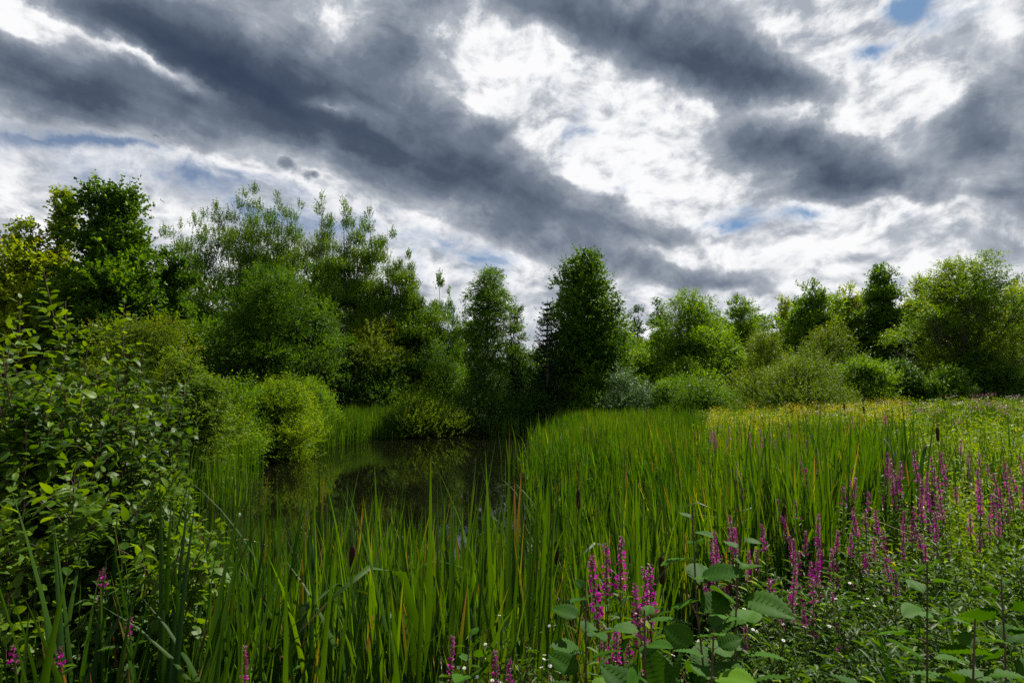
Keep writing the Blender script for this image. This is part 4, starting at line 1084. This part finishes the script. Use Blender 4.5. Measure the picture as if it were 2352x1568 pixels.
fars = [(1770, 990), (1765, 1005), (1815, 998), (1845, 1012), (1905, 972), (1960, 958), (1885, 1040), (1710, 1062), (1680, 985), (1700, 980), (1740, 985), (1755, 1020), (1800, 975), (2030, 950), (2035, 1010), (1880, 990), (2120, 1050), (2260, 1040),
        (1640, 985), (1660, 990), (1720, 995), (1865, 1000), (1830, 1050), (1780, 1045), (2000, 1000), (2200, 1010)]
for k, (px, py) in enumerate(fars):
    Y = 5.2 + (1070 - py) / 110 * 4 + rng.uniform(-.4, .6)
    place_loose(px, py, Y, 'slender loosestrife standing farther back in the right meadow, below the goldenrod', 'distant loosestrife of the right meadow')
# leafy forbs between the grasses
xy1 = scatter(2300, (2, 14), (4, 12), lambda x, y: meadow(x, y) & (512 + x / y * F > 720))
xy2 = scatter(2600, (4, 36), (11, 34), lambda x, y: meadow(x, y) & (512 + x / y * F > 690))
def forbs(xy, leaf, per, hh):
    n = len(xy); z = ground(xy[:, 0], xy[:, 1]); h = hh * rnd(n, .55, 1.05)
    P = np.repeat(np.stack([xy[:, 0], xy[:, 1], z], 1), per, 0); m_ = len(P); u = rnd(m_) ** .6
    P[:, 2] += np.repeat(h, per) * u; P[:, :2] += rng.normal(size=(m_, 2)) * (.05 + .09 * u[:, None])
    D = sph(m_); D[:, 2] = np.abs(D[:, 2])
    V, Q_, A = put_leaves(P, D, sph(m_) * .5 + np.array([0, 0, .8]), leaf * rnd(m_, .6, 1.3), leaf * .24, KITE)
    A[:, 0] = A[:, 0] * .4 + .6 * np.repeat(rnd(n), per * 4)
    return V, Q_, A
bf = Buf(); bf.add(*forbs(xy1, .07, 60, .95)); bf.add(*forbs(xy2, .11, 60, 1.15))
o = bf.obj('meadow_forbs', G['grass']); tag(o, 'leafy yellow-green wild forbs growing among the meadow grasses on the right', 'forbs', None, 'stuff')
# dusky pink heads at the far right rim
xy = scatter(42, (8, 22), (12, 22), lambda x, y: (512 + x / y * F > 900) & (512 + x / y * F < 1040) & (pond_sd(x, y) > 1))
tufts(xy, 1.28, .03, 'mauve', 'joe_pye_weed', 'dusky pink flower heads at the far right rim of the meadow', 'wildflowers', 26, .16, .07)

# leafy stems without flowers, filling the lower right
def herb_proto(h, n_st, seedl=.05):
    root = thing('leafy_herb', 'leafy herb', 'herb', (0, 0, 0)); sb = Buf(); fb = Buf()
    for k in range(n_st):
        a = rng.uniform(0, 6.28); r0_ = rng.uniform(0, .12); hk = h * rng.uniform(.7, 1.05)
        p0 = np.array([math.cos(a) * r0_, math.sin(a) * r0_, -.05]); p1 = p0 + np.array([rng.normal() * .07, rng.normal() * .07, hk])
        path = curve(p0, p1, n=6, wob=.05); sb.add(*tube(path, np.linspace(.004, .0015, 6), 4))
        zs = np.arange(.06, hk - .01, .020); tt = np.linspace(0, 1, 6); f_ = np.interp(zs, path[:, 2], tt)
        C = np.stack([np.interp(f_, tt, path[:, i]) for i in range(3)], 1)
        for s in range(3):
            a_ = rnd(len(zs), 0, 6.28); D = np.stack([np.cos(a_), np.sin(a_), rnd(len(zs), .1, 1.0)], 1)
            off = D * np.array([1, 1, .5]) * rnd(len(zs), 0, .06)[:, None] * (s > 0)
            V, Q_, A = put_leaves(C + off, D, np.array([0, 0, 1.]) + rng.normal(size=(len(zs), 3)) * .35, seedl * rnd(len(zs), .5, 1.25), seedl * .26, OVAL); fb.add(V, Q_, A)
    sb.obj('stem', G['stem'], root, True); fb.obj('leaves', G['herb'], root)
    return root
proto_h = [[herb_proto(.85, 4, .055), False] for _ in range(5)]
cnt = 0
while cnt < 150:
    px = rng.uniform(1180, 2420); y = 1.7 + 3.6 * rng.uniform() ** 1.1
    a, ry, rz = ray(px * K, 400); x = a / ry * y
    if pond_sd(np.array([x]), np.array([y]))[0] < .1: 
        if rng.uniform() < .8: continue
    if px < 1500 and y > 3.4: continue
    top = np.interp(px, [1100, 1400, 1700, 2000, 2400], [1520, 1440, 1330, 1230, 1200])
    zt = at2(px, top, y)[2]; zg = max(gz(x, y), -.1)
    h = np.clip(min(zt - zg, 1.1) * rng.uniform(.75, 1.05), .35, 1.1)
    i = int(rng.integers(0, 5)); root, used = proto_h[i]
    if not used: r = root; proto_h[i][1] = True
    else: r = dup(root, (0, 0, 0), 0)
    r.location = (x, y, zg); r.rotation_euler = (0, 0, rng.uniform(0, 6.28)); s = h / .85; r.scale = (max(.8, s),) * 2 + (s,)
    if px < 1500: lab, gr = 'narrow-leaved herb clump at the bottom between the asters and the sapling group', 'herbs beside the asters'
    elif px < 1800: lab, gr = 'narrow-leaved herb clump growing around the large toothed sapling leaves', 'herbs around the saplings'
    elif y > 3.2: lab, gr = 'narrow-leaved herb clump among the stems of the magenta patch', 'herbs under the magenta patch'
    elif px < 2080: lab, gr = 'narrow-leaved herb clump at the bottom, between the white aster and the corner sapling', 'herbs left of the corner sapling'
    else: lab, gr = 'narrow-leaved herb clump crowding the lower right corner saplings', 'herbs of the lower right corner'
    r['label'] = lab; r['group'] = gr
    cnt += 1

# ================================================================ white asters
def aster(px, py, Y, h, lab, nf=22, fan=.16):
    x, _, zt = at2(px, py, Y); h0 = h
    root = thing('white_aster', lab, 'aster', (x, Y, zt - h))
    sb = Buf(); fb = Buf(); 
    hub = np.array([0, 0, h * .45]); sb.add(*tube(curve((0, 0, -.05), hub, n=4, wob=.05), np.linspace(.004, .003, 4), 5))
    zs = np.linspace(.04, h * .9, 40); D = sph(40); D[:, 2] = abs(D[:, 2]) * .5
    V, Q_, A = put_leaves(np.stack([rng.normal(size=40) * .03, rng.normal(size=40) * .03, zs], 1), D, sph(40) * .3 + np.array([0, 0, 1]), .06, .011, OVAL); fb.add(V, Q_, A)
    for k in range(nf):
        e = np.array([rng.normal() * fan * .6, rng.normal() * fan * .5, h * rng.uniform(.72, 1.0)])
        pth = curve(hub + np.array([0, 0, rng.uniform(-.1, .1) * h]), e, sag=-.08, n=5, wob=.1); sb.add(*tube(pth, np.linspace(.002, .001, 5), 4))
        m_ = 6; q = rng.integers(1, 5, m_); D = sph(m_)
        V, Q_, A = put_leaves(pth[q], D, sph(m_), .03, .006, OVAL); fb.add(V, Q_, A)
        if k % 3 == 0:
            nn_ = 13; a_ = np.arange(nn_) / nn_ * 6.28; tl = rng.normal(size=2) * .35
            up_ = unit(np.array([tl[0], tl[1] - .3, 1.0])); e1 = unit(np.cross(up_, [1, 0, 0.])); e2 = np.cross(up_, e1)
            Dp = np.cos(a_)[:, None] * e1 + np.sin(a_)[:, None] * e2 + up_ * .12
            V, Q_, A = put_leaves(np.tile(e, (nn_, 1)), Dp, np.tile(up_, (nn_, 1)), .0075, .0026, KITE)
            bo = Buf().add(V, Q_, A).obj('bloom', G['white'], root)
            V, Q_, A = tube([e - up_ * .003, e + up_ * .001, e + up_ * .0025], [.0014, .0019, .0006], 7); Buf().add(V, Q_, A).obj('centre', G['gold'], bo, True)
        else:
            V, Q_, A = tube([e - [0, 0, .003], e, e + [0, 0, .004]], [.0012, .0025, .0008], 6); sb.add(V, Q_, A)
    sb.obj('stem', G['stem'], root, True); fb.obj('leaves', G['herb'], root); 
aster(1180, 1415, 2.2, .55, 'white aster with the highest small blooms left of the toothed leaves', 18)
aster(1130, 1465, 2.1, .5, 'white aster left of and below the highest aster', 14)
aster(1240, 1500, 2.05, .45, 'white aster with a flat row of blooms near the bottom edge', 26)
aster(1600, 1475, 1.9, .4, 'white aster half hidden among the large toothed leaves', 12)
aster(1790, 1385, 2.2, .5, 'white aster in the herb thicket right of the large toothed leaves', 30, .2)
aster(1930, 1330, 2.6, .5, 'faint white aster under the loosestrife patch', 16, .15)

# ================================================================ alders: the big shrub on the left and saplings at the right front
def alder(name, label, cat, shoots, leaf=.075, mat='alder', branch=.24, gap=.0175, dens=1.0, bare=.12, nb=9, stemr=.0042):
    """shoots: (root xyz, tip xyz, sag). leaves alternate on side twigs and on the leader"""
    x0, y0, z0 = shoots[0][0]
    root = thing(name, label, cat, (x0, y0, z0))
    o0 = np.array([x0, y0, z0]); sb = Buf(); P = []; D = []; L = []
    def leafy(path, l0, l1, lf, start):
        n_ = len(path); tt = np.linspace(0, 1, n_); Ltot = np.linalg.norm(np.diff(path, axis=0), axis=1).sum()
        m_ = max(2, int(Ltot * (1 - start) / gap * dens)); f_ = np.linspace(start, 1, m_)
        C = np.stack([np.interp(f_, tt, path[:, i]) for i in range(3)], 1)
        T = unit(np.stack([np.interp(f_, tt, np.gradient(path[:, i])) for i in range(3)], 1))
        ph = np.arange(m_) * 2.4 + rng.uniform(0, 6)
        a = unit(np.cross(T, np.array([.3, .2, 1.]))); b = np.cross(T, a)
        rad = a * np.cos(ph)[:, None] + b * np.sin(ph)[:, None]
        d = T * .75 + rad * .9 + rng.normal(size=(m_, 3)) * .22; d[:, 2] -= .12
        d[-1] = T[-1] + rng.normal(size=3) * .2
        P.append(C + unit(d) * .012); D.append(d); L.append(lf * np.interp(f_, [start, .75, 1], [1, 1, .55]) * rnd(m_, .75, 1.2))
    for (p0, p1, sag) in shoots:
        p0 = np.array(p0) - o0; p1 = np.array(p1) - o0
        n_ = 12; path = curve(p0, p1, sag=sag, n=n_, wob=.05)
        LL = np.linalg.norm(p1 - p0)
        sb.add(*tube(path, np.linspace(stemr * (1 + LL * .4), .0022, n_), 6))
        tt = np.linspace(0, 1, n_)
        leafy(path[-5:], 0, 1, leaf, .0)
        for k in range(nb):
            t = bare + (1 - bare - .08) * (k + rng.uniform(.1, .9)) / nb
            q = np.array([np.interp(t, tt, path[:, i]) for i in range(3)]); T = unit(np.array([np.interp(t, tt, np.gradient(path[:, i])) for i in range(3)]))
            a = rng.uniform(0, 6.28); hd = np.array([math.cos(a), math.sin(a), 0])
            d = unit(T * .8 + hd * .95 + np.array([0, 0, .12]))
            bl = branch * (1.15 - t * .75) * rng.uniform(.7, 1.3)
            e = q + d * bl; pth = curve(q, e, sag=.05, n=6, wob=.08)
            sb.add(*tube(pth, np.linspace(.0024, .0012, 6), 4)); leafy(pth, 0, 1, leaf, .18)
    P_ = np.concatenate(P); D_ = np.concatenate(D); L_ = np.concatenate(L); n_ = len(P_)
    Nn = np.array([0, 0, 1.0]) + rng.normal(size=(n_, 3)) * .38
    V, Q_, A = put_leaves(P_, D_, Nn, L_, L_ * rnd(n_, .44, .60), ALDER)
    sb.obj('stems', G['twig'], root, True)
    Buf().add(V, Q_, A).obj('leaves', G['alder'], root)
    return n_
def shoots_to(tips, bx, by, spread=.25):
    out = []
    for (px, py, Y) in tips:
        t_ = at2(px, py, Y); x = bx + rng.normal() * spread; y = by + rng.normal() * spread
        out.append(((x, y, max(-.1, gz(x, y))), t_, rng.uniform(-.02, .05)))
    return out
def base_of(px, Y): return at2(px, 900, Y)[0]
def extra(n, poly, y0, y1):
    out = []
    while len(out) < n:
        i = int(rng.integers(0, len(poly))); px, py, rx, ry = poly[i]
        out.append((px + rng.uniform(-rx, rx), py + rng.uniform(-ry, ry), rng.uniform(y0, y1)))
    return out
# top-left shoots with clear tips
tipsA = [(100, 622, 3.3), (45, 690, 3.0), (150, 690, 3.4), (20, 800, 2.8), (200, 800, 3.1), (110, 860, 2.7), (60, 960, 2.6), (250, 905, 3.0), (-60, 700, 3.0), (-90, 880, 2.7)] + extra(32, [(60, 880, 130, 110), (150, 950, 110, 100)], 2.6, 3.6)
alder('alder_shrub', 'tall alder shrub at the left edge, its shoot tips reaching the treetops', 'shrub', shoots_to(tipsA, base_of(30, 3.2), 3.2, .18), leaf=.066, nb=25, branch=.34, bare=.25)
tipsB = [(285, 700, 3.6), (330, 800, 3.6), (240, 780, 3.8), (390, 890, 3.7), (350, 930, 3.4), (430, 985, 3.5), (280, 960, 3.1), (440, 830, 3.9), (200, 1000, 3.0), (380, 1060, 3.3), (330, 1010, 3.6)] + extra(30, [(300, 960, 110, 120), (330, 1080, 90, 60)], 3.0, 4.0)
alder('alder_shrub', 'alder shrub with a single upright shoot standing against the olive bush', 'shrub', shoots_to(tipsB, base_of(260, 3.7), 3.7, .18), leaf=.064, nb=23, branch=.30, bare=.25)
tipsC = [(460, 1190, 3.2), (430, 1120, 3.2), (330, 1150, 2.9), (520, 1290, 3.2), (240, 1130, 2.8), (150, 1080, 2.6), (60, 1120, 2.4), (400, 1290, 2.9), (300, 1270, 2.7), (180, 1240, 2.5), (90, 1290, 2.3), (0, 1210, 2.3), (350, 1370, 2.8), (470, 1360, 3.1), (250, 1400, 2.5),
         (20, 1360, 2.2), (120, 1400, 2.3), (-60, 1100, 2.4), (-60, 1300, 2.2), (540, 1190, 3.5)] + extra(40, [(100, 1120, 160, 120), (280, 1180, 160, 110), (160, 1350, 200, 120), (380, 1250, 120, 90)], 2.3, 3.2)
alder('alder_shrub', 'low dark alder shrub spreading over the water at the lower left', 'shrub', shoots_to(tipsC, base_of(190, 2.9), 2.9, .22), leaf=.068, nb=21, branch=.28, bare=.15)
# right front saplings: straight stem, large leaves
def sapling(label, px, py, Y, bpx, leaf, lower, group=None):
    leaf *= 1.22; Y -= .2
    tx_, ty_, tz_ = at2(px, py, Y); bx = at2(bpx, 1400, Y)[0]; zg = gz(bx, Y)
    root = thing('alder_sapling', label, 'sapling', (bx, Y, zg))
    H = tz_ - zg; n_ = 9; path = curve((0, 0, -.05), (tx_ - bx, 0, H), n=n_, wob=.03); tt = np.linspace(0, 1, n_)
    sb = Buf().add(*tube(path, np.linspace(.006, .002, n_), 7))
    P = []; D = []; L = []
    z = H - .02; k = rng.uniform(0, 6)
    while z > lower:
        c_ = np.array([np.interp(z / H, tt, path[:, i]) for i in range(3)])
        age = min(1, .35 + (H - z) / .22)
        a = k; d = np.array([math.cos(a), math.sin(a), .45])
        pet = c_ + unit(d) * .022 * age; sb.add(*tube([c_, (c_ + pet) / 2 + [0, 0, .002], pet], [.0016, .0013, .0012], 4))
        P.append(pet); D.append(unit(d + rng.normal(size=3) * .15)); L.append(leaf * age * rng.uniform(.85, 1.15))
        if z < H * .75:
            for _ in range(2):
                a2 = rng.uniform(0, 6.28); d2 = unit(np.array([math.cos(a2), math.sin(a2), .5])); ln = rng.uniform(.06, .20)
                e = c_ + d2 * ln; sb.add(*tube(curve(c_, e, n=4, sag=.04), [.002, .0018, .0015, .001], 4))
                for u in (.55, .8, 1):
                    P.append(c_ + d2 * ln * u); D.append(unit(d2 + sph(1)[0] * .8)); L.append(leaf * rng.uniform(.6, 1.0))
        z -= rng.uniform(.024, .036); k += 2.4 + rng.normal() * .3
    P_, D_, L_ = map(np.array, (P, D, L)); n2 = len(P_)
    V, Q_, A = put_leaves(P_, D_, np.array([0, 0, 1.]) + rng.normal(size=(n2, 3)) * .35, L_, L_ * .60, BROAD)
    A[:, 0] = A[:, 0] * .45 + .5 * np.tile((np.arange(len(BROAD[0])) // 5) % 2, n2)      # paler ribs between the veins
    sb.obj('stem', G['redstem'], root, True); Buf().add(V, Q_, A).obj('leaves', G['broad'], root)
sapling('alder sapling with the tallest stem, a narrow folded bud above wide leaves', 1590, 1175, 1.75, 1578, .092, .35)
sapling('alder sapling right of the tallest, with pale ribbed leaves near its top', 1700, 1225, 1.75, 1672, .092, .35)
sapling('short alder sapling below the lone magenta spike', 1480, 1400, 1.6, 1500, .085, .3)
sapling('alder sapling in the left of the sapling group under the longest magenta column', 1345, 1340, 1.9, 1390, .085, .35)
sapling('low alder sapling at the bottom between the two tall stems', 1640, 1440, 1.5, 1640, .085, .2)
sapling('alder sapling with dark glossy leaves in the lower right corner', 2130, 1290, 1.7, 2090, .085, .3)
sapling('alder sapling at the right frame edge behind the broad blades', 2300, 1330, 1.8, 2310, .088, .3)
sapling('alder sapling at the bottom right between the corner one and the frame edge', 2240, 1420, 1.6, 2230, .085, .2)
sapling('small alder sapling sprouting among the cattails near the bottom middle', 1080, 1450, 2.2, 1075, .075, .3)
